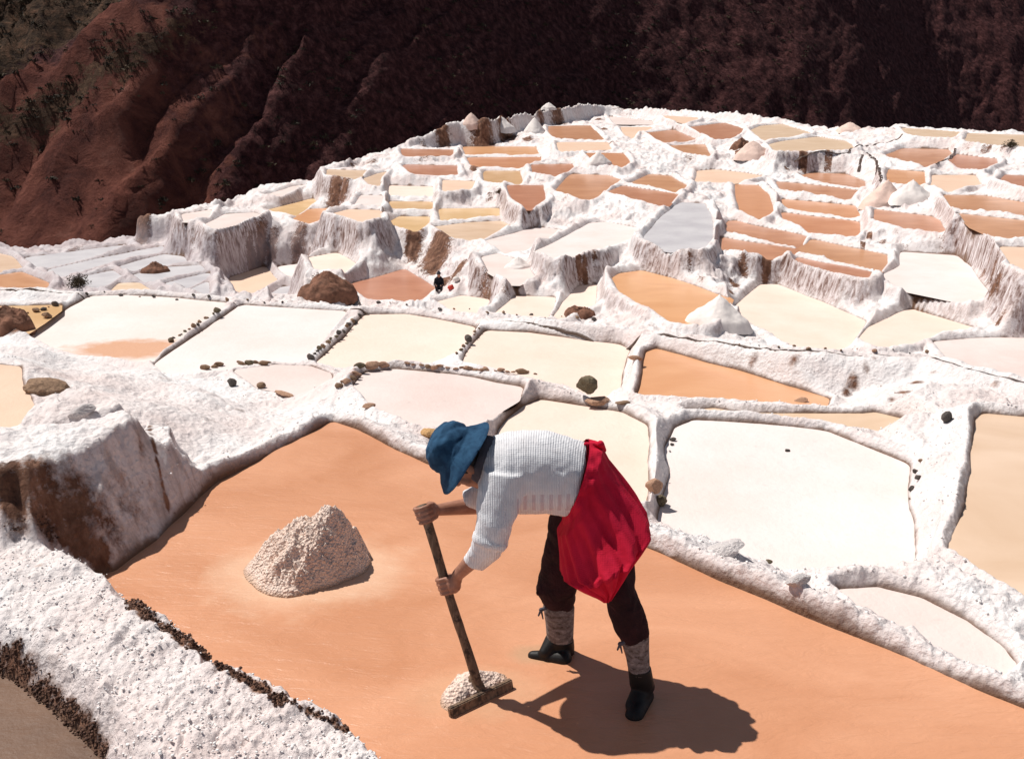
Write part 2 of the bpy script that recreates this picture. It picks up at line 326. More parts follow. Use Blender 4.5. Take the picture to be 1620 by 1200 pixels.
('t','l',None,[(-150,390),(-30,395),(18,405),(40,425),(-30,440),(-150,445)],'tan pond at the left edge of the valley'),
('b','l',None,[(-60,445),(35,430),(78,447),(73,452),(20,456),(-60,460)],'brown reddish pond at the left edge behind the path'),
('g','l',None,[(443,453),(477,450),(477,463),(425,463)],'grey small pond behind the earth mound'),
]
N = len(PONDS)
NEAR = [p[1] == 'n' for p in PONDS]

def rim_of(i):
    if PONDS[i][1] == 'n': return 0.0 if PONDS[i][0] == 'd' else (.02 if i in (2, 3) else 0.085)
    return 0.16
def px_span(poly, x):
    ys = []
    n = len(poly)
    for k in range(n):
        a = poly[k]; b = poly[(k+1) % n]
        if (a[0] <= x) != (b[0] <= x):
            ys.append(a[1] + (b[1]-a[1])*(x-a[0])/(b[0]-a[0]))
    return ys
# levels of the far ponds by least squares: neighbours up and down the slope nearly touch, side neighbours are level
far = [i for i in range(N) if not NEAR[i]]; idx = {p: k for k, p in enumerate(far)}
def prior(p):
    pts = PONDS[p][3]; cy = sum(q[1] for q in pts)/len(pts); zn = PONDS[p][1]
    if zn == 'l': return -7.4
    if zn == 'u': return -5.9
    return float(np.interp(cy, [165, 200, 300, 380, 480], [-1.0, -1.6, -3.5, -4.7, -6.0]))
rows, rhs = [], []
def add(coefs, r, wt, R=rows, Q_=rhs):
    v = np.zeros(len(far))
    for k, c in coefs: v[k] += c*wt
    R.append(v); Q_.append(r*wt)
QF = .78
def near_z(z): return H - (H - z)*QF
for p in far:
    if PONDS[p][2] is not None: add([(idx[p], 1)], near_z(PONDS[p][2]*S), 3.0)
    elif PONDS[p][1] == 'f':
        q_ = PONDS[p][3]; u_ = sum(t[0] for t in q_)/len(q_); v_ = sum(t[1] for t in q_)/len(q_); r_ = ray(u_, v_); t_ = -r_[2]/math.hypot(r_[0], r_[1])
        add([(idx[p], -1/t_)], float(np.interp(v_, [165, 200, 250, 300, 380, 480, 560], [73, 67, 59.5, 53, 44, 36, 30]))*QF - H/t_, .035)
    else: add([(idx[p], 1)], near_z(prior(p)*S), .22)
pairs = {}
for x in range(4, 1700, 5):
    sp = []
    for p in far:
        ys = px_span(PONDS[p][3], x)
        if len(ys) >= 2: sp.append((min(ys), max(ys), p))
    sp.sort()
    for a, b_ in zip(sp, sp[1:]):
        if b_[0]-a[1] < 90: pairs.setdefault((a[2], b_[2]), []).append((x, a[1], b_[0]))
samples = []
for (u, l), g in pairs.items():
    step = max(1, len(g)//6)
    for x, yu, yl in g[::step]:
        ru = ray(x, yu); rl = ray(x, yl); samples.append((u, l, -ru[2]/ru[1], -rl[2]/rl[1], 1/math.sqrt(len(g[::step])), yl-yu))
for y in range(165, 600, 4):
    sp = []
    for p in far:
        q = [(b, a) for a, b in [(t[0], t[1]) for t in PONDS[p][3]]]
        xs = px_span(q, y)
        if len(xs) >= 2: sp.append((min(xs), max(xs), p))
    sp.sort()
    for a, b_ in zip(sp, sp[1:]):
        if 0 < b_[0]-a[1] < 16: add([(idx[a[2]], 1), (idx[b_[2]], -1)], 0, .10)
zf = np.array([near_z((prior(p) if PONDS[p][2] is None else PONDS[p][2])*S) for p in far])
for it in range(60):
    r2, q2 = list(rows), list(rhs)
    for u, l, tu, tl, wt, gpx in samples:
        zu, zl = zf[idx[u]], zf[idx[l]]
        g = (H-zu-.13)/tu - (H-zl)/tl
        up_ = max(0.0, zu-zl)
        want = .42 + up_/4.0
        k = 1/4.0 if zu > zl else 0.0
        ww = wt*(2.0 if g < want + .05 else .10/(1+abs(g-want)))
        add([(idx[u], -1/tu - k), (idx[l], 1/tl + k)], .42 - (H-.13)/tu + H/tl, ww, r2, q2)
    zn = np.linalg.lstsq(np.array(r2), np.array(q2), rcond=None)[0]
    zf = zf*.4 + zn*.6
Z = [0.0]*N
for i in range(N): Z[i] = PONDS[i][2]*S if NEAR[i] else float(zf[idx[i]])
if __import__("os").environ.get("DBG"): print([(PONDS[i][4][:30], round(Z[i],2)) for i in range(N)]); print("VIOL", [(PONDS[u][4][:28], PONDS[l][4][:28], round((H-Z[u]-.13)/tu-(H-Z[l])/tl,2)) for u,l,tu,tl,_,_ in samples if (H-Z[u]-.13)/tu-(H-Z[l])/tl<.15])

def poly_world(i):
    pts = PONDS[i][3]; z = Z[i]; rim = rim_of(i)*.8
    base = [on_z(p[0], p[1], z) for p in pts]
    cx = sum(b[0] for b in base)/len(base); cy = sum(b[1] for b in base)/len(base)
    area = sum(base[k-1][0]*base[k][1]-base[k][0]*base[k-1][1] for k in range(len(base)))
    sg = 1 if area > 0 else -1
    out = []
    n = len(base)
    for k, p in enumerate(pts):
        if len(p) == 3:
            out.append(on_z(p[0], p[1], p[2]*S/.9 if False else p[2])[:2]); continue
        a = base[k-1]; c = base[(k+1) % n]; tx, ty = c[0]-a[0], c[1]-a[1]
        nx, ny = ty*sg, -tx*sg; L = math.hypot(nx, ny) or 1; nx /= L; ny /= L
        b = base[k]; d = math.hypot(b[0], b[1]); tow = max(0, -(nx*b[0]+ny*b[1])/d)
        if i == 0: tow = 0
        q = on_z(p[0], p[1], z + rim*min(1, tow*1.3)); out.append(q[:2])
    # cut the corners once, then break the line into short wobbling steps
    P = []
    for k in range(len(out)):
        a = np.array(out[k]); b = np.array(out[(k+1) % len(out)])
        P += [a*.95+b*.05, a*.05+b*.95]
    res = []
    for k in range(len(P)):
        a = P[k]; b = P[(k+1) % len(P)]; d = math.hypot(*a); L = np.linalg.norm(b-a)
        m = max(1, min(24, int(L/(.02*d+.03))))
        for t in range(m): res.append(a + (b-a)*t/m)
    R = np.array(res); d = np.hypot(R[:, 0], R[:, 1]); am = .0028*d + .006
    R[:, 0] += am*fbm(R[:, 0]*5/(1+.1*d), R[:, 1]*5/(1+.1*d), 3, 5)*1.6
    R[:, 1] += am*fbm(R[:, 0]*5/(1+.1*d), R[:, 1]*5/(1+.1*d), 3, 9)*1.6
    return R
PW = [poly_world(i) for i in range(N)]

# ------------------------------------------------------------------ the terraced slope: a polar height field
NA, NR = 1150, 1250
AZ = np.radians(np.concatenate([np.linspace(-62, -32, 38)[:-1], np.linspace(-32, 32, NA-74), np.linspace(32, 62, 38)[1:]])); R0, R1 = 1.35, 92.0
RR = (R0**-.15 + (R1**-.15 - R0**-.15)*np.linspace(0, 1, NR))**(-1/.15)
rg, ag = np.meshgrid(RR, AZ, indexing='ij')          # rows = distance
X = rg*np.sin(ag); Y = rg*np.cos(ag)

def seg_dist(px, py, poly, closed=True):
    n = len(poly); best = np.full(px.shape, 1e9); ins = np.zeros(px.shape, bool)
    for k in range(n if closed else n-1):
        ax, ay = poly[k]; bx, by = poly[(k+1) % n]
        dx, dy = bx-ax, by-ay; L2 = dx*dx+dy*dy or 1e-9
        t = np.clip(((px-ax)*dx+(py-ay)*dy)/L2, 0, 1)
        qx = px-ax-t*dx; qy = py-ay-t*dy
        np.minimum(best, qx*qx+qy*qy, out=best)
        if closed:
            c = (ay > py) != (by > py)
            if abs(by-ay) > 1e-12: ins ^= c & (px < (bx-ax)*(py-ay)/(by-ay)+ax)
    d = np.sqrt(best)
    if closed: d[ins] *= -1
    return d
def window(poly, R):
    a = np.arctan2(poly[:, 0], poly[:, 1]); r = np.hypot(poly[:, 0], poly[:, 1])
    rmin = max(R0, r.min()-R); am = R/max(rmin, .6)
    i0 = max(0, np.searchsorted(RR, rmin)-1); i1 = min(NR, np.searchsorted(RR, r.max()+R)+1)
    j0 = max(0, np.searchsorted(AZ, a.min()-am)-1); j1 = min(NA, np.searchsorted(AZ, a.max()+am)+1)
    return slice(i0, i1), slice(j0, j1)

D1 = np.full(X.shape, 1e9); D2 = np.full(X.shape, 1e9); OWN = np.full(X.shape, -1, np.int32); Z1 = np.zeros(X.shape); Z2 = np.zeros(X.shape)
HI = np.full(X.shape, -1e3); CAP = np.full(X.shape, 1e3)
rough_d = 0.010*(1+rg*.12)
dn = fbm(X*3.1/(1+.03*rg), Y*3.1/(1+.03*rg), 3, 31)
for i in range(N):
    Rr = 1.6 if NEAR[i] else 4.5
    ws = window(PW[i], Rr)
    d = seg_dist(X[ws], Y[ws], PW[i])
    rim = rim_of(i)
    cw = (.07 + .028*dn[ws]) if NEAR[i] else (.34 + .10*dn[ws])
    slope = .5 if NEAR[i] else 3.2
    hi = Z[i] + rim*(1 + .35*dn[ws]) - slope*np.maximum(0, d-cw)
    m = d < Rr
    HI[ws] = np.where(m, np.maximum(HI[ws], np.where(d > -.3, hi, -1e3)), HI[ws])
    k = 1.7 if NEAR[i] else 5.0
    cap = Z[i] - .04 + k*np.maximum(d, -.04)
    if not NEAR[i]: cap = Z[i] - .04 + 1.3*np.clip(d, -.04, .16) + 5*np.maximum(0, d-.16)
    if i == 0: cap = Z[i] - .04 + (2.2 + 1.2*dn[ws])*np.maximum(d, -.04)
    CAP[ws] = np.where(m, np.minimum(CAP[ws], cap), CAP[ws])
    cl = m & (d < D1[ws])
    c2 = m & ~cl & (d < D2[ws]); Z2[ws] = np.where(cl, Z1[ws], np.where(c2, Z[i], Z2[ws])); Z1[ws] = np.where(cl, Z[i], Z1[ws])
    D2[ws] = np.where(cl, D1[ws], np.where(m & (d < D2[ws]), d, D2[ws]))
    D1[ws] = np.where(cl, d, D1[ws]); OWN[ws] = np.where(cl, i, OWN[ws])

zn_ = Z1; fa = np.clip((rg-13)/3, 0, 1)*(rg > 13)
isF = OWN == 0; isN = np.array(NEAR)[np.clip(OWN, 0, N-1)]
dd_ = np.maximum(D1, -.04)
CAP = np.where(isF, zn_ - .04 + (2.2+1.2*dn)*dd_, np.where(isN, zn_ - .04 + 1.7*dd_, zn_ - .04 + 1.3*np.clip(dd_, -.04, .16) + 5*np.maximum(0, dd_-.16)))
CAP = np.where(OWN < 0, 1e3, CAP)
# general lie of the land, by inverse distance from the surveyed ponds, coarse then enlarged
def idw(pts, zz, xs, ys, pw=4):
    dd = (xs[:, None]-pts[None, :, 0])**2 + (ys[:, None]-pts[None, :, 1])**2 + .02
    wv = dd**(-pw/2); return (wv*zz[None]).sum(1)/wv.sum(1)
ci = np.linspace(0, NR-1, 110); cj = np.linspace(0, NA-1, 110)
cr = np.interp(ci, np.arange(NR), RR); ca = np.interp(cj, np.arange(NA), AZ)
cR, cA = np.meshgrid(cr, ca, indexing='ij'); cx, cy = (cR*np.sin(cA)).ravel(), (cR*np.cos(cA)).ravel()
def up(c):
    c = c.reshape(110, 110)
    t = np.array([np.interp(np.arange(NA), cj, row) for row in c])
    fi = np.interp(np.arange(NR), ci, np.arange(110)); i0 = np.minimum(fi.astype(int), 108); f = (fi-i0)[:, None]
    return t[i0]*(1-f) + t[i0+1]*f
def cloud(sel, extra):
    P, q = [], []
    for i in sel:
        for v in PW[i][::max(1, len(PW[i])//14)]: P.append(v); q.append(Z[i])
    for u, v, z in extra: P.append(on_z(u, v, z)[:2]); q.append(z)
    return np.array(P), np.array(q)
nearP = cloud([i for i in range(N) if NEAR[i]], [(1500,640,-.30),(1560,610,-.28),(1420,620,-.3),(1600,640,-.3),(100,640,.25),(250,620,-.05),(120,600,.05),(200,600,-.25),(30,545,-.4),(150,575,-.6)])
farP = cloud(far, [])
Bn = up(idw(*nearP, cx, cy)) ; Bf = up(idw(*farP, cx, cy))

# ridge lines: (u, v, level) or (u, v, None, distance)
def line(pts):
    P, q = [], []
    for t in pts:
        if len(t) == 4:
            r = ray(t[0], t[1]); k = t[3]*S/math.hypot(r[0], r[1]); w_ = (r[0]*k, r[1]*k, H+r[2]*k)
        else: w_ = on_z(t[0], t[1], t[2]*S)
        P.append(w_[:2]); q.append(w_[2])
    return np.array(P), np.array(q)
PATH = [(-260,458,-.95),(-60,460,-.92),(150,462,-.9),(300,468,-.9),(460,482,-.88),(600,485,-.86),(700,494,-.82),(760,503,-.8),(860,509,-.7),(960,515,-.6),(1100,533,-.45),(1230,553,-.35),(1400,562,-.30),(1470,564,-.28),(1540,585,-.25),(1640,606,-.22),(1900,650,-.2)]
SKYL = [(214,352,0,62),(222,342,0,62),(300,330,0,63),(420,303,0,61),(490,292,0,60),(505,266,0,55),(600,240,0,58),(660,215,0,61),(715,193,0,65),(800,182,0,68),(860,173,0,70),(915,160,0,71),(1000,168,0,71),(1150,175,0,72),(1250,188,0,72),(1290,200,0,73),(1400,201,0,76),(1420,197,0,77),(1520,204,0,77),(1640,209,0,77),(1900,220,0,78)]
pathP, pathZ = line(PATH)
path_az = np.arctan2(pathP[:, 0], pathP[:, 1]); path_r = np.interp(AZ, path_az, np.hypot(pathP[:, 0], pathP[:, 1]))
beyond = rg > path_r[None, :]
B = np.where(beyond, Bf, Bn)
# keep the ground between ponds low enough that each pond shows where it was surveyed from
inside = D1 < 0
zin = np.array(Z)[np.clip(OWN, 0, N-1)]
e = np.where(inside, (H - zin)/rg, -1e3)
emax = np.maximum.accumulate(e[::-1], axis=0)[::-1]
B = np.minimum(B, H - rg*(emax+.004))
def ridge_add(Hh, P, q, width, slope, R=6, jag=0.0):
    # per segment plateau with falling sides
    for k in range(len(P)-1):
        ws = window(P[k:k+2], R)
        x, y = X[ws], Y[ws]; ax, ay = P[k]; dx, dy = P[k+1]-P[k]; L2 = dx*dx+dy*dy
        t = np.clip(((x-ax)*dx+(y-ay)*dy)/L2, 0, 1); d = np.hypot(x-ax-t*dx, y-ay-t*dy)
        h = q[k]+(q[k+1]-q[k])*t - slope*np.maximum(0, d-width) + jag*dn[ws]
        Hh[ws] = np.maximum(Hh[ws], h)
HR = np.full(X.shape, -1e3)
ridge_add(HR, pathP, pathZ, .16, .9, 9, .03)
pr_ = np.concatenate([np.stack([np.arctan2(PW[i][:, 0], PW[i][:, 1]), np.hypot(PW[i][:, 0], PW[i][:, 1])], 1) for i in far])
cand = [(math.atan2(ray(u_, v_)[0], ray(u_, v_)[1]), ray(u_, v_)[2]/math.hypot(ray(u_, v_)[0], ray(u_, v_)[1])) for u_, v_, *_ in SKYL]
sk_sl = np.interp(AZ, [c[0] for c in cand], [c[1] for c in cand])
sk_r = np.array([pr_[np.abs(pr_[:, 0]-a_) < .03, 1].max() if (np.abs(pr_[:, 0]-a_) < .03).any() else 50.0 for a_ in AZ])
kk = 25; sk_r = np.convolve(np.pad(sk_r, kk, 'edge'), np.ones(2*kk+1)/(2*kk+1), 'valid')
sk_r = np.maximum(sk_r, [pr_[np.abs(pr_[:, 0]-a_) < .006, 1].max() if (np.abs(pr_[:, 0]-a_) < .006).any() else 0 for a_ in AZ]) + 1.1
sk_r = np.convolve(np.pad(sk_r, 6, 'edge'), np.ones(13)/13, 'valid')
sk_z = H + sk_sl*sk_r
print("skyline distance", sk_r.min(), sk_r.max())
left_ok = (AZ > cand[0][0])
HR = np.maximum(HR, np.where(left_ok[None], sk_z[None] + .12*dn - 3.0*np.maximum(0, np.abs(rg-sk_r[None])-.4), -1e3))
# the land falls away behind the skyline
fall = np.maximum(0, rg - sk_r[None, :] - .3)
B = B - fall*1.3
HI = np.where(fall > 0, HI - 0, HI)
# plateaus: bank, salt block, lumps
def plate(pts, z, slope, nz=0.0):
    P = np.array([on_z(u, v, z)[:2] for u, v in pts]); ws = window(P, 1.6)
    d = seg_dist(X[ws], Y[ws], P); n = fbm(X[ws]*3.3, Y[ws]*3.3, 5, 77, .58)
    HR[ws] = np.maximum(HR[ws], z + nz*n - slope*np.maximum(0, d + .16*n + .06*np.abs(fbm(X[ws]*9, Y[ws]*9, 3, 79))))
    return P
BANK = plate([(-420,900),(-150,860),(0,842),(90,862),(190,903),(235,950),(350,1030),(450,1088),(520,1120),(640,1196),(790,1310),(1000,1480),(700,1700),(400,1500),(240,1300),(172,1195),(110,1122),(62,1066),(0,1024),(-150,960),(-420,880)], .27, 2.4, .03)
BLOCK = plate([(-420,690),(-150,678),(0,672),(95,664),(180,648),(240,656),(258,684),(228,706),(170,716),(100,728),(0,742),(-150,760),(-420,800)], .60, 1.55, .05)
BLOCK2 = plate([(215,660),(262,672),(300,735),(312,765),(290,800),(262,770),(240,715)], .36, 2.6, .05)
plate([(60,640),(110,612),(160,618),(195,640),(150,655),(80,656)], .42, 1.3, .04)
plate([(1470,600),(1560,612),(1620,640),(1540,650),(1500,760),(1460,800),(1450,700),(1400,640)], -.20, 1.2, .05)
plate([(1465,880),(1500,885),(1600,930),(1640,950),(1640,1000),(1560,975),(1470,925),(1450,905)], -.02, 1.0, .05)

Hh = np.maximum(np.maximum(HI, B), HR)
def blur(A_):
    P_ = np.pad(A_, 1, 'edge'); A_ = (P_[:-2, 1:-1]+2*P_[1:-1, 1:-1]+P_[2:, 1:-1])/4
    P_ = np.pad(A_, 1, 'edge'); return (P_[1:-1, :-2]+2*P_[1:-1, 1:-1]+P_[1:-1, 2:])/4
Hh = np.minimum(Hh, CAP); Hh = blur(Hh)
CAPB = np.maximum(CAP, Hh)
wall = np.clip(D1/(.03+.006*rg), 0, 1)
nr = np.clip(rg, 0, 18)
crust = fbm(X*2.3, Y*2.3, 5, 3, .55)*.05 + np.abs(fbm(X*9, Y*9, 4, 21, .6))*.05 - .012
nearm = np.clip((14-rg)/10, 0, 1)
fine = (np.abs(fbm(X*26, Y*26, 3, 55, .6))*.022)*nearm
farn = (fbm(X*1.1, Y*1.1, 4, 13, .6)*.28 + (np.abs(fbm(X*3.2, Y*3.2, 4, 19, .6))-.2)*.22)*np.clip((rg-14)/14, 0, 1)
Hh = Hh + wall*(crust*(.55+.45*nearm) + fine + farn*np.clip(D1/.5, 0, 1))
# drips: near-vertical flutes
Hh = np.minimum(Hh, CAPB + .02*wall*(dn+1)); nb_ = np.clip((rg-11)/4, 0, 1); Hh = blur(Hh)*(1-nb_*.6) + Hh*nb_*.6
# water channel on the path
dch = np.full(X.shape, 9.0)
for k in range(len(pathP)-1):
    ws = window(pathP[k:k+2], 1.0); x, y = X[ws], Y[ws]
    off = .03*vnoise(x*.9, y*.9, 91)
    ax, ay = pathP[k]; dx, dy = pathP[k+1]-pathP[k]
    t = np.clip(((x-ax)*dx+(y-ay)*dy)/(dx*dx+dy*dy), 0, 1); dch[ws] = np.minimum(dch[ws], np.hypot(x-ax-t*dx, y-ay-t*dy+off))

def hit(u, v, extra=0.0):
    """where the line of sight of survey point (u, v) meets the modelled ground"""
    r = ray(u, v); a = math.atan2(r[0], r[1]); sl = r[2]/math.hypot(r[0], r[1])
    j = int(np.clip(np.searchsorted(AZ, a), 0, NA-1)); col = Hh[:, j]
    zin_c = np.where(inside[:, j], np.array(Z)[np.clip(OWN[:, j], 0, N-1)], col)
    f = np.nonzero(np.maximum(col, zin_c) >= H + sl*RR)[0]
    k = int(f[0]) if len(f) else NR-1
    rr = RR[k]; return Vector((rr*math.sin(a), rr*math.cos(a), float(max(col[k], zin_c[k]))))

# stains: bare earth on the crust (u, v, radius in survey pixels, weight)
SOIL = np.zeros(X.shape)
def stain(u, v, ru, wt=1.0, squash=1.0):
    p = hit(u, v); d = math.hypot(p.x, p.y); R = ru/F*d*1.02
    poly = np.array([[p.x-R, p.y-R*3], [p.x+R, p.y+R*3]]); ws = window(poly, .05)
    dx = (X[ws]-p.x)/R; dy = (Y[ws]-p.y)/(R*squash)
    SOIL[ws] = np.maximum(SOIL[ws], wt*np.clip(1.25-np.hypot(dx, dy), 0, 1))
for s in [(655,395,22,.9,2.5),(690,405,34,1.0,2.5),(725,425,28,.8,2),(700,445,20,.9,2),(770,450,28,.55,2),(800,460,18,.5,2),(430,390,14,.8,4),(415,405,12,.9,4),(400,425,10,.9,3),(415,440,8,.8,3),
          (300,400,14,.55,3),(318,415,8,.6,3),(345,405,8,.5,3),(530,305,22,.8,2),(545,300,14,.7,2),(600,290,8,.7,2),(700,215,18,.9,2),(670,232,10,.6,2),(560,262,20,.5,2),(590,255,14,.6,2),(765,218,30,.85,2),(800,215,30,.85,2),(835,220,14,.8,2),(880,185,26,.8,2),(855,190,14,.7,2),
          (750,270,10,.8,2),(670,250,24,.5,2),(945,190,12,.8,2),(955,205,10,.8,2),(970,225,10,.8,2),(895,312,8,.6,2),(775,312,12,.6,2),(1090,253,20,.5,2),(1170,240,14,.9,2),(1185,232,12,.9,2),(1160,252,8,.6,2),(1270,260,26,.8,1.5),(1310,258,26,.7,1.5),(1245,268,10,.7,1.5),(1240,240,16,.6,1.5),
          (1175,435,14,.75,2),(1162,450,12,.9,2),(1155,462,10,.8,2),(1210,430,9,.9,3),(1215,415,7,.9,3),(1090,425,10,.55,2),(1110,440,12,.6,2),(915,420,9,.9,2),(925,438,8,.9,2),(940,415,6,.7,2),(1030,515,10,.6,1),(975,500,8,.5,1),(1375,375,12,.85,2),(1365,385,14,.8,2),(1395,385,12,.6,2),(1430,390,20,.4,2),(1490,390,12,.5,2),(1560,425,14,.6,2),(1575,455,10,.75,2),(1568,440,10,.7,2),
          (1640,470,14,.5,2),(1580,510,10,.7,1),(1350,610,12,.9,1.5),(1340,625,10,.8,1.5),(1370,590,9,.7,1.5),(1385,570,8,.7,1),(1430,620,22,.9,.9),(1450,605,16,.9,.9),(1410,632,10,.8,.9),(1475,592,9,.6,.8),(1500,575,8,.5,1),(1510,610,8,.6,1),(1575,610,12,.7,1),(1560,620,8,.6,1),(1510,645,8,.6,1),(1255,570,12,.8,1),(1190,572,12,.55,1),(1160,570,10,.45,1),(1370,565,6,.6,1),
          (480,378,12,.6,3),(470,395,14,.75,3),(490,400,10,.6,3),(70,385,34,.7,3),(120,392,16,.6,3),(228,360,14,1.0,3),(220,350,8,1.0,3),(20,455,12,.5,1),(230,428,14,.9,2),(246,424,10,.8,2),
          (15,755,40,1.05,1.4),(60,765,44,1.0,1.4),(25,790,44,1.1,1.2),(80,795,44,1.0,1),(120,790,44,.85,1.2),(150,815,40,.8,1),(170,840,40,.7,1),(120,840,40,.9,1),(200,790,40,.45,1.5),(190,860,22,.6,1),(60,815,30,.95,1),(130,850,26,1.0,1),(165,880,20,1.0,1),(195,905,18,1.0,1),(225,935,16,1.0,1),(255,962,15,1.0,1),(290,985,14,1.0,1),(320,1008,14,1.0,1),(350,1028,12,1.0,1),(395,1058,10,.8,1),(430,1080,10,.8,1),(470,1102,8,.8,1),(520,1125,10,.6,1),(545,1140,14,.8,1),(610,1185,14,.7,1),(645,1198,12,.8,1),
          (60,895,14,.6,1),(20,1050,26,1.1,1),(70,1095,24,1.1,1),(110,1145,22,1.1,1),(-30,1030,26,1.1,1),(150,1190,20,1.1,1),(330,665,30,.42,1),(380,650,16,.55,1),
          (560,583,10,.6,1),(640,580,40,.55,.6),(740,582,40,.6,.6),(810,590,40,.6,.6),(560,597,14,.7,1),(350,577,14,.5,.7),(410,573,20,.6,.7),(260,600,24,.6,.8),(200,590,18,.5,.8),(10,510,26,1.1,1),(25,522,14,1,1),(1000,180,30,.4,1),(980,172,26,.5,1),(920,160,16,.6,1),(1200,190,12,.5,1),(1380,205,14,.5,1),(1560,235,14,.7,1),(1590,235,10,.7,1),(1530,230,16,.5,1)]:
    stain(*s)
def stain_line(pts, n, r_, wt, sq=1.0):
    for k in range(n):
        t = (k+.5)/n*(len(pts)-1); i = int(t); f = t-i
        stain(pts[i][0]+(pts[i+1][0]-pts[i][0])*f, pts[i][1]+(pts[i+1][1]-pts[i][1])*f, r_*random.uniform(.7, 1.2), wt*random.uniform(.75, 1.1), sq)
stain_line([(-60, 1030), (5, 1042), (35, 1075), (65, 1095), (100, 1128), (130, 1160), (165, 1205)], 26, 24, 1.15)
stain_line([(95, 850), (148, 884), (180, 920), (220, 964), (278, 1004), (338, 1046), (388, 1076), (445, 1106)], 50, 15, 1.35)
stain_line([(445, 1106), (512, 1136), (550, 1156), (640, 1212)], 16, 11, .95)
stain_line([(236, 672), (243, 705), (252, 745), (262, 790), (268, 815)], 22, 4.5, 1.0, 1.5)
stain_line([(222, 700), (228, 740), (240, 780)], 8, 6, .55, 2)
stain_line([(1008, 636), (1010, 600), (1026, 560)], 8, 5, .5)
Hc_ = Hh.copy()
Hh -= .05*np.exp(-(dch/.035)**2)
chan = np.exp(-(dch/(.020+.005*(dn+1)))**4)
lowlev = (Hh - zin)
WET = np.clip(1.15 - np.abs(lowlev-.0)/(.014+.0030*rg), 0, 1)*(D1 < .10+.008*rg)
farw = np.clip((rg-16)/14, 0, 1)
WET = np.where(D1 > 0, np.clip(1 - D1/(.050+.0025*rg), 0, 1), 1.0)
WET = WET*(1-farw) + farw*.80*np.where(D1 > 0, np.clip(1-D1/.09, 0, 1), 1.0)
WET *= np.where(beyond, .8, .9)

TALL = np.clip((np.abs(Z1-Z2)-.2)/.5, 0, 1)*(D2 < 4)
def in_poly(P, grow=0):
    ws = window(P, .5); d = seg_dist(X[ws], Y[ws], P); m = np.zeros(X.shape, bool); m[ws] = d < grow; return m.ravel()
isbank = in_poly(BANK, .14); isblock = in_poly(BLOCK, .45) | in_poly(BLOCK2, .14)
TALL = np.where(beyond, TALL, TALL*.7); TALL = np.where(isblock.reshape(X.shape), .62, TALL)
FARA = beyond*1.0
VGREY = beyond*np.clip((-Hh-3.75)/.7, 0, 1)*np.clip((-6-X)/4, 0, 1)  # greyer salt tone low down in the left valley
# normals of the whole field, so that pieces cut from it join without a seam
dzr = np.gradient(Hh, axis=0)/np.gradient(rg, axis=0); dza = np.gradient(Hh, axis=1)/(np.gradient(ag, axis=1)*rg)
nx = -(dzr*np.sin(ag) + dza*np.cos(ag)); ny = -(dzr*np.cos(ag) - dza*np.sin(ag))
NRM = np.stack([nx, ny, np.ones_like(nx)], -1); NRM /= np.linalg.norm(NRM, axis=-1, keepdims=True)

ids = np.arange(NR*NA).reshape(NR, NA)
Q = np.stack([ids[:-1, :-1], ids[:-1, 1:], ids[1:, 1:], ids[1:, :-1]], -1).reshape(-1, 4)
# orientation: x grows with azimuth, y with distance -> counter-clockwise seen from above
deep = ((D1 < -(.035+.005*rg)) & (D2 > .12)).ravel()
deep |= (fall > 4).ravel()
Q = Q[~deep[Q].all(1)]
Vall = np.stack([X, Y, Hh], -1).reshape(-1, 3)
ownv = OWN.ravel().copy()
lim = np.where(NEAR_ARR := np.array(NEAR)[np.clip(ownv, 0, N-1)], .55, 1.6)
ownv[(D1.ravel() > lim)] = -1
def in_poly_(P, grow=0):
    ws = window(P, .5); d = seg_dist(X[ws], Y[ws], P); m = np.zeros(X.shape, bool); m[ws] = d < grow; return m.ravel()

dry0 = D1.ravel() > .0
ownv[isbank & dry0] = -3; ownv[isblock & dry0 & (rg.ravel() < 7.2)] = -2
fo = ownv[Q[:, 0]]
def piece(name, oid, parent=None):
    q = Q[fo == oid]
    if len(q) < 2: return None
    u, inv = np.unique(q, return_inverse=True)
    me = np_mesh(name, Vall[u], inv.reshape(-1, 4), True, {"soil": SOIL.ravel()[u], "wet": WET.ravel()[u], "tall": TALL.ravel()[u], "far": FARA.ravel()[u], "valley_grey": VGREY.ravel()[u]}, NRM.reshape(-1, 3)[u])
    return link(name, me, SALT, parent)

slope_o = piece("salt_hillside", -1); tag(slope_o, kind="structure")
bank_o = piece("salt_bank", -3); tag(bank_o, "thick crusted white bank with a dark earthy edge in the lower left foreground", "salt bank")
block_o = piece("salt_block", -2); tag(block_o, "massive weathered salt block with a cracked shaded face standing over the orange pond", "salt block")
for i, (c, zn, _, _, lab) in enumerate(PONDS):
    P = PW[i]; cxy = P.mean(0)
    e0 = empty("salt_pond", (cxy[0], cxy[1], Z[i]), lab, "pond", "evaporation ponds on the terraces")
    area = 0.5*np.sum(P[:, 0]*np.roll(P[:, 1], -1)-np.roll(P[:, 0], -1)*P[:, 1]); sg = 1 if area > 0 else -1
    t = np.roll(P, -1, 0)-np.roll(P, 1, 0); n2 = np.stack([t[:, 1], -t[:, 0]], 1)*sg; n2 /= np.linalg.norm(n2, axis=1, keepdims=True)+1e-9
    gr = .03 if NEAR[i] else .09
    Pe = P + n2*gr
    if sg < 0: Pe = Pe[::-1]
    bm = bmesh.new(); vs_ = [bm.verts.new((float(p[0]), float(p[1]), Z[i])) for p in Pe]
    f = bm.faces.new(vs_); bmesh.ops.triangulate(bm, faces=[f])
    me = bpy.data.meshes.new("brine"); bm.to_mesh(me); bm.free()
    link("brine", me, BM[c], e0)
    piece("salt_wall", i, e0)

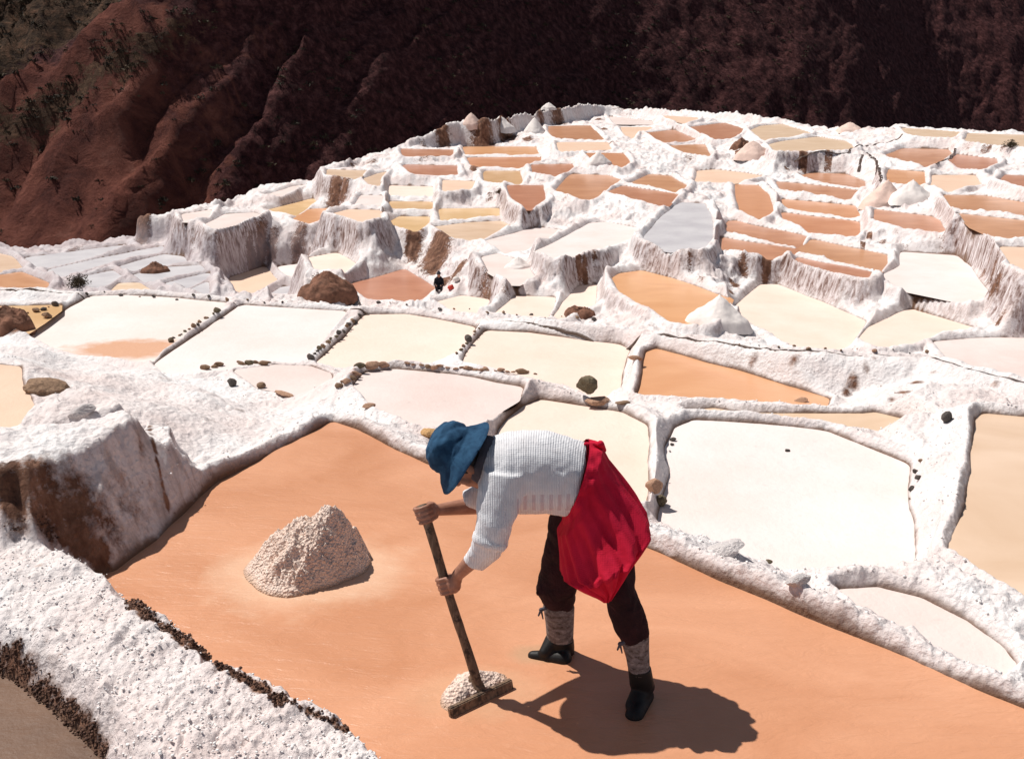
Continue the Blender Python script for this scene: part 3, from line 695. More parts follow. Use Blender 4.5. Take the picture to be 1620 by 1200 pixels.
# ------------------------------------------------------------------ the mountainside across the ravine and the ravine floor
def mountain_material():
    b = NB("red_mountainside"); P = b.pos(); bare_lit = b.attr("bare_lit"); top = b.attr("scrub_shade")
    n = b.noise(b.scale(P, .35, .35, .22, (0, .5, 0)), 1.0, 9, .68, .6)
    n2 = b.noise(P, 1.4, 8, .75)
    earth = b.ramp(n, (0.30, (0.055, 0.018, 0.016)), (0.46, (0.13, 0.043, 0.032)), (0.60, (0.22, 0.078, 0.055)), (0.80, (0.32, 0.15, 0.115)))
    rock = b.ramp(n2, (0.34, (0.018, 0.007, 0.008)), (0.50, (0.075, 0.026, 0.026)), (0.70, (0.20, 0.085, 0.078)))
    scrub = b.ramp(n2, (0.36, (0.022, 0.015, 0.010)), (0.50, (0.075, 0.045, 0.028)), (0.68, (0.20, 0.105, 0.065)))
    f = b.ramp(b.math('ADD', bare_lit, b.math('MULTIPLY', b.math('SUBTRACT', n, .5), 1.3)), (0.38, 0.0), (0.62, 1.0))  # sunlit band painted as brighter earth, shaded slope as darker rock
    g = b.ramp(b.math('ADD', top, b.math('MULTIPLY', b.math('SUBTRACT', n2, .5), 1.6)), (0.40, 0.0), (0.60, 1.0))
    c = b.mix(g, b.mix(f, rock, earth), scrub)
    nm = b.bump(n2, .9, .5, b.bump(n, .8, 1.2))
    return b.fin(c, .95, nm, .1)
MM = mountain_material()
nu, nv = 480, 250
xs = np.linspace(-110, 190, nu); tt = (np.linspace(0, 1, nv)**1.25)*90
xg, tg = np.meshgrid(xs, tt, indexing='ij')
foot = 66 + .95*np.maximum(0, xg+27) + 3*np.sin(xg*.11) + np.maximum(0, -xg-60)*.25
yg = foot + tg
lean = xg - .45*tg + 5*fbm(xg*.05, tg*.06, 3, 71) + 1.2*fbm(xg*.3, tg*.3, 2, 73)
gul = 1-np.abs(fbm(lean*.16, tg*.035, 4, 41, .55))*2.2
gul2 = 1-np.abs(fbm(lean*.55+3, tg*.12, 4, 47, .6))*2.0
zg = -10.5 + tg*.98 + 2.0*(gul-.6)*np.clip(tg/6, 0, 1)*np.clip((15-xg)/40, .3, 1) + .75*(gul2-.6)*np.clip(tg/3, .1, 1)*np.clip((8-xg)/25, .25, 1) + 1.0*fbm(xg*.3, tg*.3, 5, 61, .6)*np.clip(tg/5, .15, 1)
# a spur comes down towards the left
sp = (tg - 9.5) - (xg+36)*.62
zg += 1.6*np.exp(-(sp/2.2)**2)*np.clip((-8-xg)/10, 0, 1)
bare_lit = np.clip((-9-xg - .35*tg + 5*fbm(xg*.12, tg*.12, 4, 81))/20, 0, 1)*np.clip((3.5-sp)/3, 0, 1)  # bare earth of the sunlit band, its light painted into the colour
bare_lit = np.clip(bare_lit + .25*np.clip((2-tg)/2, 0, 1), 0, 1)
scrub_shade = np.clip((sp-1.5)/3, 0, 1)*np.clip((-2-xg)/14, 0, 1)*.72 + .62*np.exp(-((sp+2.4)/1.8)**2)*np.clip((-20-xg)/6, 0, 1)  # scrub cover; its dark tone also paints the unlit slope behind the spur
ij = np.arange(nu*nv).reshape(nu, nv)
Qm = np.stack([ij[:-1, :-1], ij[1:, :-1], ij[1:, 1:], ij[:-1, 1:]], -1).reshape(-1, 4)
me = np_mesh("mountainside", np.stack([xg, yg, zg], -1).reshape(-1, 3), Qm, True, {"bare_lit": bare_lit.ravel(), "scrub_shade": scrub_shade.ravel()})
mo = link("mountainside", me, MM); tag(mo, kind="structure")
bm = bmesh.new()
nb = 24
gv = [[bm.verts.new((-600+1200*i/nb, -500+1100*j/nb, -11.5)) for j in range(nb+1)] for i in range(nb+1)]
for i in range(nb):
    for j in range(nb): bm.faces.new((gv[i][j], gv[i+1][j], gv[i+1][j+1], gv[i][j+1]))
me = bpy.data.meshes.new("ravine_floor"); bm.to_mesh(me); bm.free()
tag(link("ravine_floor", me, MM), kind="structure")

# ------------------------------------------------------------------ small natural things
def plain(name, col, rough=.85, bumpy=.4, sc_=30, var=.35, dist=.01):
    b = NB(name); P = b.obj()
    f = b.noise(P, sc_, 6, .65)
    c = b.mix(b.ramp(f, (0.3, 0.0), (0.72, 1.0)), tuple(x*(1-var) for x in col), tuple(min(.9, x*(1+var)) for x in col))
    return b.fin(c, rough, b.bump(f, bumpy, dist), .3)
ROCK = {'dark': plain("stone_dark", (.12, .10, .088), .9, .8, 8, .5, .02), 'brown': plain("stone_brown", (.30, .19, .12), .9, .8, 8, .5, .02),
        'rust': plain("stone_rust", (.50, .30, .20), .9, .8, 8, .4, .02), 'olive': plain("stone_olive", (.17, .135, .085), .9, .8, 8, .5, .02),
        'yellow': plain("stone_yellow", (.60, .36, .16), .9, .8, 8, .4, .02), 'salt': plain("salt_lump", (.80, .74, .72), .7, .8, 5, .10, .05)}
def rock_mesh(name, seed, sub=2, flat=.7, jag=.28):
    bm = bmesh.new(); bmesh.ops.create_icosphere(bm, subdivisions=sub, radius=1)
    r = random.Random(seed)
    cuts = [(Vector((r.uniform(-1, 1), r.uniform(-1, 1), r.uniform(-1, 1))).normalized(), r.uniform(.55, .85)) for _ in range(7)]
    for v in bm.verts:
        for n, d in cuts:
            k = v.co.dot(n)
            if k > d: v.co -= n*(k-d)*.9
        v.co *= 1 + r.uniform(-jag, jag)*.25
        v.co.z *= flat
    me = bpy.data.meshes.new(name); bm.to_mesh(me); bm.free(); me.shade_flat(); return me
RM = {}
def rock(u, v, px, col='dark', label=None, group=None, flat=.7, wide=1.0, sink=.35, seed=None, name="stone", cat="stone", vb=None):
    p = hit(u, v + px*.5 if vb is None else vb); d = math.hypot(p.x, p.y); axis = d*CP + (H-p.z)*SP; s_ = px/F*axis
    seed = seed if seed is not None else random.randint(0, 5)
    key = (seed, col, round(flat, 1))
    if key not in RM:
        RM[key] = rock_mesh("stone", seed, 3 if px > 11 else 2, flat); RM[key].materials.append(ROCK[col])
    o = bpy.data.objects.new(name, RM[key]); COL.objects.link(o)
    o.location = (p.x, p.y, p.z + s_*flat*(1-2*sink)*.8); o.scale = (s_*wide, s_*.85, s_); o.rotation_euler = (random.uniform(-.3, .3), random.uniform(-.3, .3), random.uniform(-.4, .4))
    return tag(o, label, cat, group)
rock(927, 600, 18, 'olive', "rounded dark boulder perched on the corner wall of the cream pond", flat=.95, sink=-.30, vb=631, seed=11, cat="boulder")
rock(944, 633, 16, 'rust', "flat rusty stone lying at the foot of the dark boulder", flat=.5, wide=1.4, seed=12)
rock(1034, 772, 14, 'rust', "rusty brown rock on the wall just right of the red skirt", flat=.9, sink=.1, seed=13)
rock(1043, 792, 12, 'olive', "olive rock below the rusty brown one on the wall by the red skirt", flat=.8, sink=.1, seed=14)
rock(1498, 662, 10, 'dark', "single dark grey stone on the white crust left of the tan pond at right", flat=.9, sink=.1, seed=15)
rock(68, 604, 34, 'brown', "large flat brown rock set in the white crust at far left", flat=.45, wide=1.1, sink=.3, seed=16, cat="boulder")
rock(684, 681, 15, 'yellow', "yellowish stone on the wall left of the blue hat", flat=.6, wide=1.4, seed=17)
rock(583, 640, 9, 'rust', "small rusty stone on the wall left of the rounded pinkish pond", flat=.5, wide=1.3, seed=18)
rock(1004, 563, 9, 'rust', "brown stone on the wall between the cream pond and the bright orange pond", flat=.5, wide=1.5, seed=19)
rock(985, 636, 9, 'brown', "flat brown stone at the wall corner below the bright orange pond", flat=.4, wide=1.6, seed=20)
rock(1266, 631, 9, 'rust', "rusty stone on the white wall below the tip of the bright orange pond", flat=.5, wide=1.3, seed=21)
rock(1216, 888, 6, 'olive', "tiny olive stone on the foreground wall below the large white pond", flat=.7, seed=22)
rock(75, 500, 7, 'brown', "small brown stone on the corner wall of the ochre pond at left", flat=.7, wide=1.2, sink=0, seed=23)
rock(1146, 872, 27, 'salt', "blocky pinkish lump of salt on the foreground wall right of the worker", flat=.5, wide=1.2, sink=.12, vb=878, seed=24, name="salt_lump", cat="salt lump")
rock(1262, 920, 16, 'salt', "smaller grey lump of salt on the foreground wall near the pale narrow pond", flat=.6, wide=1.3, sink=.15, vb=922, seed=25, name="salt_lump", cat="salt lump")
rock(130, 650, 13, 'salt', "rounded salt lump beside the large flat brown rock", flat=.7, wide=1.6, sink=.2, seed=26, name="salt_lump", cat="salt lump")
rock(1245, 712, 5, 'dark', "tiny dark stone on the far wall of the large white pond", flat=.7, seed=27)
rock(367, 608, 8, 'dark', "dark upright stone left of the pinkish dry patch", flat=1.0, sink=.05, seed=28)
rock(414, 613, 8, 'brown', "brown stone at the near edge of the pinkish dry patch", flat=.7, sink=.1, seed=29)
rock(452, 622, 11, 'rust', "flat tawny stone right of the brown one by the dry patch", flat=.35, wide=2.0, sink=.2, seed=30)
ORD = "first second third fourth fifth sixth seventh eighth ninth tenth eleventh twelfth thirteenth fourteenth fifteenth sixteenth seventeenth eighteenth nineteenth twentieth".split()
def row(a, b, n, px, col, label, group, jit=2.5, **k):
    for i in range(n):
        t = (i+.5)/n; c = col if isinstance(col, str) else random.choice(col)
        rock(a[0]+(b[0]-a[0])*t+random.uniform(-jit, jit), a[1]+(b[1]-a[1])*t+random.uniform(-jit*.6, jit*.6), px*random.choice((.45, .6, .8, 1, 1.3))*random.uniform(.85, 1.15), c, ORD[i] + " from left, " + label, group, flat=random.choice((.6, .8, .9)) if px < 7.5 else .5, sink=random.uniform(0, .2), seed=random.randint(31, 38), **k)
row((268, 541), (345, 492), 13, 5.2, ['dark', 'brown', 'dark', 'brown', 'olive'], "earthy stone on the wall between the two leftmost white ponds", "stones on the wall between the two leftmost white ponds")
row((488, 566), (572, 500), 15, 5.5, ['dark', 'dark', 'brown', 'brown', 'olive'], "earthy stone on the wall right of the second white pond", "stones on the wall right of the second white pond")
row((722, 562), (760, 517), 8, 6.8, ['dark', 'olive', 'brown', 'brown', 'olive'], "earthy stone in the short row right of the third pond", "stones on the wall right of the third cream pond")
row((322, 584), (352, 575), 3, 7, 'brown', "tawny stone on the near rim of the second white pond", "tawny stones on the near rim of the second white pond", wide=1.4)
row((378, 572), (432, 575), 5, 6, ['brown', 'olive'], "flat olive brown stone above the pinkish dry patch", "flat stones above the pinkish dry patch", wide=1.8)
row((535, 612), (570, 590), 6, 7, ['rust', 'brown'], "rusty stone on the left rim of the rounded pinkish pond", "rusty stones on the left rim of the rounded pond", wide=1.2)
row((566, 582), (612, 575), 5, 6.5, ['rust', 'olive'], "rusty flat stone on the upper left rim of the rounded pinkish pond", "rusty stones on the upper left rim of the rounded pond", wide=1.6)
row((640, 578), (850, 590), 20, 5, ['rust', 'rust', 'brown'], "rusty stone on the long upper rim of the rounded pinkish pond", "rusty stones on the long upper rim of the rounded pond", wide=1.7)
row((40, 497), (95, 480), 5, 4.5, ['dark', 'brown'], "dark stone on the wall above the ochre pond at left", "stones on the wall above the ochre pond")
row((1052, 735), (1066, 690), 5, 4, ['dark', 'salt'], "small stone on the wall left of the large white pond", "small stones on the wall left of the large white pond")
row((560, 478), (950, 507), 16, 3.0, ['dark', 'brown'], "tiny dark stone along the channel path, middle stretch", "tiny stones along the channel path, middle stretch", jit=5)
row((120, 466), (460, 478), 12, 3.0, ['dark', 'brown'], "tiny dark stone along the channel path, left stretch", "tiny stones along the channel path, left stretch", jit=4)
row((1160, 545), (1480, 560), 12, 3.2, ['dark', 'brown', 'rust'], "tiny dark stone along the channel path, right stretch", "tiny stones along the channel path, right stretch", jit=5)
row((1440, 800), (1460, 720), 5, 4.5, ['dark', 'brown'], "small brown stone on the slope right of the large white pond", "small stones right of the large white pond", jit=6)

HEAP_W = plain("heap_white", (.80, .74, .70), .85, .5, 6, .08, .05)
HEAP_P = plain("heap_pink", (.74, .55, .47), .85, .5, 6, .10, .05)
HEAP_E = plain("earth_mound", (.20, .095, .060), .95, .9, 5, .6, .08)
def heap(u, v, wpx, hpx, mat, label, cat="salt heap", name="salt_heap", rough=.05, ex=1.0, peak=0.0):
    p = hit(u, v); d = math.hypot(p.x, p.y); axis = d*CP + (H-p.z)*SP; r_ = wpx/F*axis; h_ = hpx/F*axis*1.05
    A, K = 56, 22; V = [(peak*r_, 0, h_)]; Fq = []
    r0 = random.Random(int(u*7+v))
    ph = [r0.uniform(0, 6.28) for _ in range(4)]
    for k in range(1, K+1):
        t = k/K
        for a in range(A):
            th = 2*math.pi*a/A; rr = r_*t*(1+.10*math.sin(2*th+ph[0])+.06*math.sin(5*th+ph[1])*t)
            z = h_*max(0, 1.01-math.sqrt(t*t+.018))**ex*1.08 - (.25*h_*max(0, t-.85)/.15)
            V.append((rr*math.cos(th)+peak*r_*(1-t), rr*math.sin(th)*.9, z))
    V = np.array(V)
    n = fbm(V[:, 0]/r_*3+u, V[:, 1]/r_*3+v, 5, 5, .62)
    V[:, 2] += n*rough*r_*2; V[:, 2] = np.maximum(V[:, 2], -.3*h_)
    tr = []
    for a in range(A): tr.append((0, 1+a, 1+(a+1) % A))
    for k in range(K-1):
        for a in range(A):
            i0 = 1+k*A+a; i1 = 1+k*A+(a+1) % A; tr += [(i0, i0+A, i1+A), (i0, i1+A, i1)]
    me = np_mesh(name, V, np.array(tr), True)
    o = link(name, me, mat); o.location = (p.x, p.y + r_*.75, p.z-.02*h_); return tag(o, label, cat)
heap(1143, 520, 52, 40, HEAP_W, "largest conical white salt heap right of the curved orange pond", ex=1.1)
heap(1408, 326, 38, 34, HEAP_P, "pink salt heap in front of the small orange pond at far right", ex=1.0, peak=.1)
heap(1452, 322, 36, 26, HEAP_W, "white salt heap right of the pink one", ex=1.0)
heap(745, 212, 20, 20, HEAP_P, "pinkish salt heap, leftmost of three under the skyline")
heap(791, 210, 24, 19, HEAP_W, "white salt heap, middle of three under the skyline")
heap(846, 212, 22, 24, HEAP_W, "steep white salt heap, rightmost of three under the skyline")
heap(868, 176, 12, 9, HEAP_W, "tiny white salt heap on the skyline ledge above the three heaps")
heap(1350, 208, 24, 13, HEAP_P, "pink salt heap on the skyline at right")
heap(1196, 250, 32, 22, HEAP_P, "pale pink salt heap below the reddish rubble in the far middle")
heap(820, 426, 24, 15, HEAP_W, "low white salt heap on the dry pan above the streaked cliff")
heap(948, 262, 22, 20, HEAP_W, "white salt slope left of the far orange pond")
heap(1175, 235, 16, 15, HEAP_E, "reddish rubble heap between the far brown and tan ponds", "rubble heap", "rubble_heap", .12, .8)
heap(512, 474, 52, 36, HEAP_E, "reddish brown earth mound with dry scrub behind the channel path", "earth mound", "earth_mound", .10, .85)
heap(240, 433, 22, 14, HEAP_E, "small brown earth mound between the grey valley ponds", "earth mound", "earth_mound", .10, .8)

LEAF = [plain("leaf_dark", (.036, .028, .018), .9, .1), plain("leaf_dry", (.13, .075, .04), .9, .1), plain("leaf_olive", (.070, .052, .030), .9, .1)]
def tuft(V, T, c, r, n, rs, size=.16, up_=.6):
    for _ in range(n):
        th = rs.uniform(0, 6.283); el = rs.uniform(-.1, 1.5); rad = r*rs.uniform(.35, 1.0)*(1+.3*math.sin(3*th+c[0]*5))
        q = Vector((c[0]+rad*math.cos(el)*math.cos(th), c[1]+rad*math.cos(el)*math.sin(th), c[2]+rad*up_*math.sin(el)*1.3))
        a = Vector((rs.uniform(-1, 1), rs.uniform(-1, 1), rs.uniform(-.3, 1))).normalized()*r*size*rs.uniform(.7, 1.6)
        b = Vector((rs.uniform(-1, 1), rs.uniform(-1, 1), rs.uniform(-1, 1))).normalized()*r*size*rs.uniform(.4, .9)
        k = len(V); V += [q-a-b, q+a-b*.2, q+a*.3+b]; T.append((k, k+1, k+2))
def shrub(u, v, px, leaf, label, n=900):
    p = hit(u, v); axis = math.hypot(p.x, p.y)*CP + (H-p.z)*SP; r_ = px/F*axis
    e0 = empty("shrub", p, label, "shrub"); rs = random.Random(int(u))
    V, T = [], []; tuft(V, T, (p.x, p.y+r_*.3, p.z), r_, n, rs, .09)
    link("foliage", np_mesh("foliage", np.array(V), np.array(T), False), LEAF[leaf], e0)
    bm = bmesh.new()
    for k in range(6):
        th = k*1.05+rs.random(); a = Vector((p.x, p.y+r_*.3, p.z-.05)); b = a + Vector((math.cos(th)*.55, math.sin(th)*.55, .75))*r_*.8
        m = bmesh.ops.create_cone(bm, cap_ends=True, segments=5, radius1=r_*.04, radius2=r_*.012, depth=(b-a).length)
        R = (b-a).to_track_quat('Z', 'Y').to_matrix().to_4x4(); R.translation = (a+b)/2; bmesh.ops.transform(bm, matrix=R, verts=m['verts'])
    me = bpy.data.meshes.new("stems"); bm.to_mesh(me); bm.free(); link("stems", me, LEAF[1], e0)
shrub(122, 456, 18, 2, "dark round bush between the valley ponds behind the path at left")
heap(2, 530, 38, 34, HEAP_E, "brown earth clump at the left edge beside the ochre pond", "earth mound", "earth_mound", .16, .6)
shrub(505, 447, 16, 1, "dry tawny scrub growing on the reddish earth mound")
heap(918, 503, 26, 14, HEAP_E, "dark brown earth clump at the foot of the curved orange pond wall", "earth mound", "earth_mound", .14, .5)
shrub(1600, 240, 11, 2, "dark bush at the right edge beneath the skyline pond")
shrub(790, 306, 8, 1, "tiny dry bush beside the collar of the rounded brown pond")
# scrub on the mountainside: nobody could count it
rs = random.Random(3); V, T, V2, T2 = [], [], [], []
zz = zg; cnt = 0
while cnt < 4200:
    i = rs.randrange(nu); j = rs.randrange(3, nv-60)
    if not (-46 < xs[i] < 40): continue
    wgt = .10 + .9*min(1, scrub_shade[i, j]*1.3) + (.16 if bare_lit[i, j] < .3 else .08)
    if fbm(np.array([xs[i]*.25]), np.array([tt[j]*.25]), 3, 8)[0] < .05: wgt *= .3
    if rs.random() > wgt: continue
    cnt += 1; r_ = rs.uniform(.12, .50)
    if rs.random() < .6: tuft(V, T, (xg[i, j], yg[i, j], zg[i, j]-.15*r_), r_*1.2, 30, rs, .26, .30)
    else: tuft(V2, T2, (xg[i, j], yg[i, j], zg[i, j]-.15*r_), r_*1.2, 30, rs, .26, .30)
tag(link("mountain_scrub", np_mesh("mountain_scrub", np.array(V), np.array(T), False), LEAF[0]), "dark scrub scattered over the red mountainside", "scrub", kind="stuff")
tag(link("mountain_scrub", np_mesh("mountain_scrub", np.array(V2), np.array(T2), False), LEAF[2]), "olive scrub scattered over the red mountainside", "scrub", kind="stuff")

# crumbs of salt and clods of earth on the near walls
ico = bmesh.new(); bmesh.ops.create_icosphere(ico, subdivisions=1, radius=1); ico.verts.ensure_lookup_table()
IV = np.array([v.co[:] for v in ico.verts]); IT = np.array([[v.index for v in f.verts] for f in ico.faces]); ico.free()
def crumbs(name, mask, n, smin, smax, mat, label, cat):
    c = np.nonzero(mask.ravel())[0]
    wts = (RR.repeat(NA)[c])**1.0; wts = wts/wts.sum()
    c = RNG.choice(c, n, p=wts)
    pos_ = Vall[c] + RNG.uniform(-.01, .01, (n, 3)); size = RNG.uniform(smin, smax, n)*RNG.uniform(.5, 1, n)
    J = IV[None]*(1+RNG.uniform(-.35, .35, (n, len(IV), 1)))*size[:, None, None]
    J[:, :, 2] *= .7; V_ = (J + pos_[:, None, :]).reshape(-1, 3)
    T_ = (IT[None] + (np.arange(n)*len(IV))[:, None, None]).reshape(-1, 3)
    o = link(name, np_mesh(name, V_, T_, True), mat); return tag(o, label, cat, kind="stuff")
CR_W = plain("salt_crumb", (.84, .81, .79), .8, .3, 40, .06)
CR_E = plain("earth_clod", (.10, .052, .036), .95, .6, 40, .5)
isb = isbank.reshape(X.shape); isk = isblock.reshape(X.shape)
crumbs("salt_crumbs", isb & (SOIL < .15) & (D1 > .05), 7000, .003, .009, CR_W, "white salt crumbs strewn over the near bank", "salt crumbs")
crumbs("salt_crumbs", (rg < 11) & (D1 > .07) & (D1 < .35) & ~isb & (SOIL < .2), 2500, .004, .012, CR_W, "white salt crumbs along the walls of the nearer ponds", "salt crumbs")
crumbs("earth_clods", isb & (SOIL > .62) & (D1 > .0) & (rg < 7) & (Hh < .37), 3000, .003, .010, CR_E, "dark earthy clods along the bank edge and block foot", "earth clods")

# ------------------------------------------------------------------ narrow water channels on the wall tops
WATERD = NB("channel_water"); WATERD = WATERD.fin((0.10, 0.065, 0.048), .25, None, .5)
def ground_z(x, y):
    a = math.atan2(x, y); r = math.hypot(x, y)
    fj = np.interp(a, AZ, np.arange(NA)); fi = np.interp(r, RR, np.arange(NR)); j = min(int(fj), NA-2); i = min(int(fi), NR-2); u = fj-j; v = fi-i
    return float(Hh[i, j]*(1-u)*(1-v)+Hh[i, j+1]*u*(1-v)+Hh[i+1, j]*(1-u)*v+Hh[i+1, j+1]*u*v)
def channel(P, w_, label, step=.07):
    Q_ = []
    for a, b in zip(P, P[1:]):
        a = np.array(a[:2]); b = np.array(b[:2]); m = max(2, int(np.linalg.norm(b-a)/step))
        Q_ += [a+(b-a)*t/m for t in range(m)]
    Q_ = np.array(Q_); Q_ += .05*np.stack([fbm(Q_[:, 0]*1.5, Q_[:, 1]*1.5, 3, 5), fbm(Q_[:, 0]*1.5, Q_[:, 1]*1.5, 3, 6)], 1)
    T_ = np.gradient(Q_, axis=0); T_ /= np.linalg.norm(T_, axis=1, keepdims=True)+1e-9; Nn = np.stack([-T_[:, 1], T_[:, 0]], 1)
    ww = w_*(1+.35*fbm(Q_[:, 0]*4, Q_[:, 1]*4, 3, 8))[:, None]
    L_, R_ = Q_-Nn*ww, Q_+Nn*ww; V = []
    for l, r in zip(L_, R_):
        z = max(ground_z(*l), ground_z(*r), ground_z(*((l+r)/2)))+.006; V += [(l[0], l[1], z-.03), (l[0], l[1], z), (r[0], r[1], z), (r[0], r[1], z-.03)]
    Fq = []
    for k in range(len(L_)-1):
        for c in range(3): Fq.append((4*k+c, 4*k+4+c, 4*k+5+c, 4*k+1+c))
    o = link("water_channel", np_mesh("water_channel", np.array(V), np.array(Fq), False), WATERD); return tag(o, label, "channel")
channel(pathP, .022, "long narrow dark water channel running along the path across the middle")
for pts_, lb in (([(1428, 216), (1385, 229), (1340, 243), (1290, 247), (1252, 263)], "dark channel on the wall above the curved dark wall at right"),
                 ([(1372, 243), (1388, 262), (1393, 292)], "dark channel descending left of the small orange pond at right"),
                 ([(1364, 246), (1357, 276)], "short black channel at the right end of the curved dark wall"),
                 ([(1510, 238), (1497, 252), (1478, 266)], "black channel between the two brown ponds at far right")):
    channel([hit(*q) for q in pts_], .055, lb, .15)

# ------------------------------------------------------------------ salt mound raked up in the foreground pond
def grain_material(name, c1, c2):
    b = NB(name); P = b.obj()
    v = b.voro(P, 75); n = b.noise(P, 14, 6, .7)
    wetz = b.n("ShaderNodeSeparateXYZ"); b.l(P, wetz.inputs[0])
    c = b.mix(b.ramp(n, (0.35, 0.0), (0.7, 1.0)), c1, c2)
    c = b.mix(b.ramp(v, (0.35, 0.0), (0.85, .3)), c, tuple(x*.62 for x in c2))
    c = b.mix(b.ramp(b.math('ADD', wetz.outputs[2], b.math('MULTIPLY', n, .03)), (0.016, .8), (0.040, 0.0)), c, (0.45, 0.26, 0.15))
    return b.fin(c, .75, b.bump(v, .9, .012, b.bump(n, .7, .03)), .35)
GR = grain_material("wet_salt_grains", (.90, .74, .64), (.82, .60, .49))
def mound(name, outline, peak, label, seed, hgt_pow=.75, lump=.018, K=90, A=260):
    P = np.array([on_z(u, v, 0)[:2] for u, v in outline]); c0 = P.mean(0)
    th = np.arctan2(P[:, 1]-c0[1], P[:, 0]-c0[0]); rd = np.hypot(P[:, 0]-c0[0], P[:, 1]-c0[1]); o_ = np.argsort(th)
    pk = np.array(peak); TH = np.linspace(-math.pi, math.pi, A, endpoint=False)
    R_ = np.interp(TH, th[o_], rd[o_], period=2*math.pi)
    bx_, by_ = c0[0]+R_*np.cos(TH), c0[1]+R_*np.sin(TH)
    t = np.linspace(0, 1.04, K)[:, None]
    Xm = pk[0] + (bx_[None]-pk[0])*t; Ym = pk[1] + (by_[None]-pk[1])*t
    Zm = pk[2]*(1-np.clip(t, 0, 1)**(1/hgt_pow)*1.0) - .04*(t > 1)
    n1 = fbm(Xm*5.0, Ym*5.0, 5, seed, .62) + .8*(np.abs(fbm(Xm*4+Zm*3, Ym*9, 3, seed+3))-.25); n2 = np.abs(fbm(Xm*34, Ym*34+Zm*20, 3, seed+5, .6)); n3 = fbm(Xm*80+Zm*50, Ym*80, 2, seed+9)
    Zm = Zm + np.clip((1-t)*5, 0, 1)*(n1*lump*3.0 + (n2-.2)*lump*1.1 + n3*lump*.30)
    V_ = np.stack([Xm-c0[0], Ym-c0[1], Zm], -1).reshape(-1, 3); g = np.arange(K*A).reshape(K, A)
    q = np.stack([g[:-1], g[1:], np.roll(g[1:], -1, 1), np.roll(g[:-1], -1, 1)], -1).reshape(-1, 4)
    o = link(name, np_mesh(name, V_, q, True), GR); o.location = (c0[0], c0[1], 0); return tag(o, label, "salt mound")
pk = at_y(522, 806, on_z(515, 905, 0)[1]+.02)
mound("salt_mound", [(384, 902), (398, 925), (425, 942), (455, 946), (500, 934), (545, 920), (578, 905), (588, 885), (580, 868), (540, 858), (480, 856), (430, 868), (400, 884)], tuple(pk), "peach heap of raked wet salt standing in the foreground pond", 71, .80, .030)
pk2 = at_y(745, 1066, on_z(745, 1100, 0)[1]+.05)
mound("salt_mound", [(698, 1118), (712, 1126), (742, 1112), (775, 1098), (806, 1080), (798, 1066), (770, 1062), (735, 1070), (708, 1088), (697, 1104)], tuple(pk2), "small pile of salt pushed up behind the rake board", 83, .8, .010, 50, 150)

# ------------------------------------------------------------------ the worker
BW = "person"
def loftmesh(rings, seg=24, cap=True):
    """rings: (centre, half vector a, half vector b)"""
    V, T = [], []
    for c, a, b in rings:
        for k in range(seg):
            th = 2*math.pi*k/seg; V.append(c + a*math.cos(th) + b*math.sin(th))
    for r in range(len(rings)-1):
        for k in range(seg):
            k2 = (k+1) % seg; T.append((r*seg+k, r*seg+k2, (r+1)*seg+k2, (r+1)*seg+k))
    return V, T, seg
def ring(u0, v0, u1, v1, y, hw, dy=0.0):
    A_ = at_y(u0, v0, y-dy); B_ = at_y(u1, v1, y+dy); a = (B_-A_)/2
    b = Vector((0, hw, 0)); ax = a.normalized(); b = (b - ax*b.dot(ax)).normalized()*hw
    return ((A_+B_)/2, a, b)
def add_loft(bm, rings, seg=24):
    V, T, s_ = loftmesh(rings, seg); vs_ = [bm.verts.new(v) for v in V]
    for f in T: bm.faces.new([vs_[i] for i in f])
    n = len(rings); c0 = bm.verts.new(rings[0][0]); c1 = bm.verts.new(rings[-1][0])
    for k in range(seg):
        k2 = (k+1) % seg; bm.faces.new((c0, vs_[k2], vs_[k])); bm.faces.new((c1, vs_[(n-1)*seg+k], vs_[(n-1)*seg+k2]))
def add_cap(bm, p0, r0, p1, r1, seg=14):
    p0, p1 = Vector(p0), Vector(p1); ax = (p1-p0); L = ax.length; ax = ax.normalized() if L > 1e-6 else Vector((0, 0, 1))
    a = ax.orthogonal().normalized(); b = ax.cross(a); rings = []
    for k in range(5):
        t = math.pi/2*(1-k/4.001); rings.append((p0 - ax*r0*math.sin(t), a*max(1e-4, r0*math.cos(t)), b*max(1e-4, r0*math.cos(t))))
    for k in range(5):
        t = math.pi/2*(k/4.001); rings.append((p1 + ax*r1*math.sin(t), a*max(1e-4, r1*math.cos(t)), b*max(1e-4, r1*math.cos(t))))
    add_loft(bm, rings, seg)
def add_ell(bm, c, ax, ay, az, seg=20):
    m = bmesh.ops.create_uvsphere(bm, u_segments=seg, v_segments=seg//2, radius=1)
    M = Matrix((ax, ay, az)).transposed().to_4x4(); M.translation = c; bmesh.ops.transform(bm, matrix=M, verts=m['verts'])
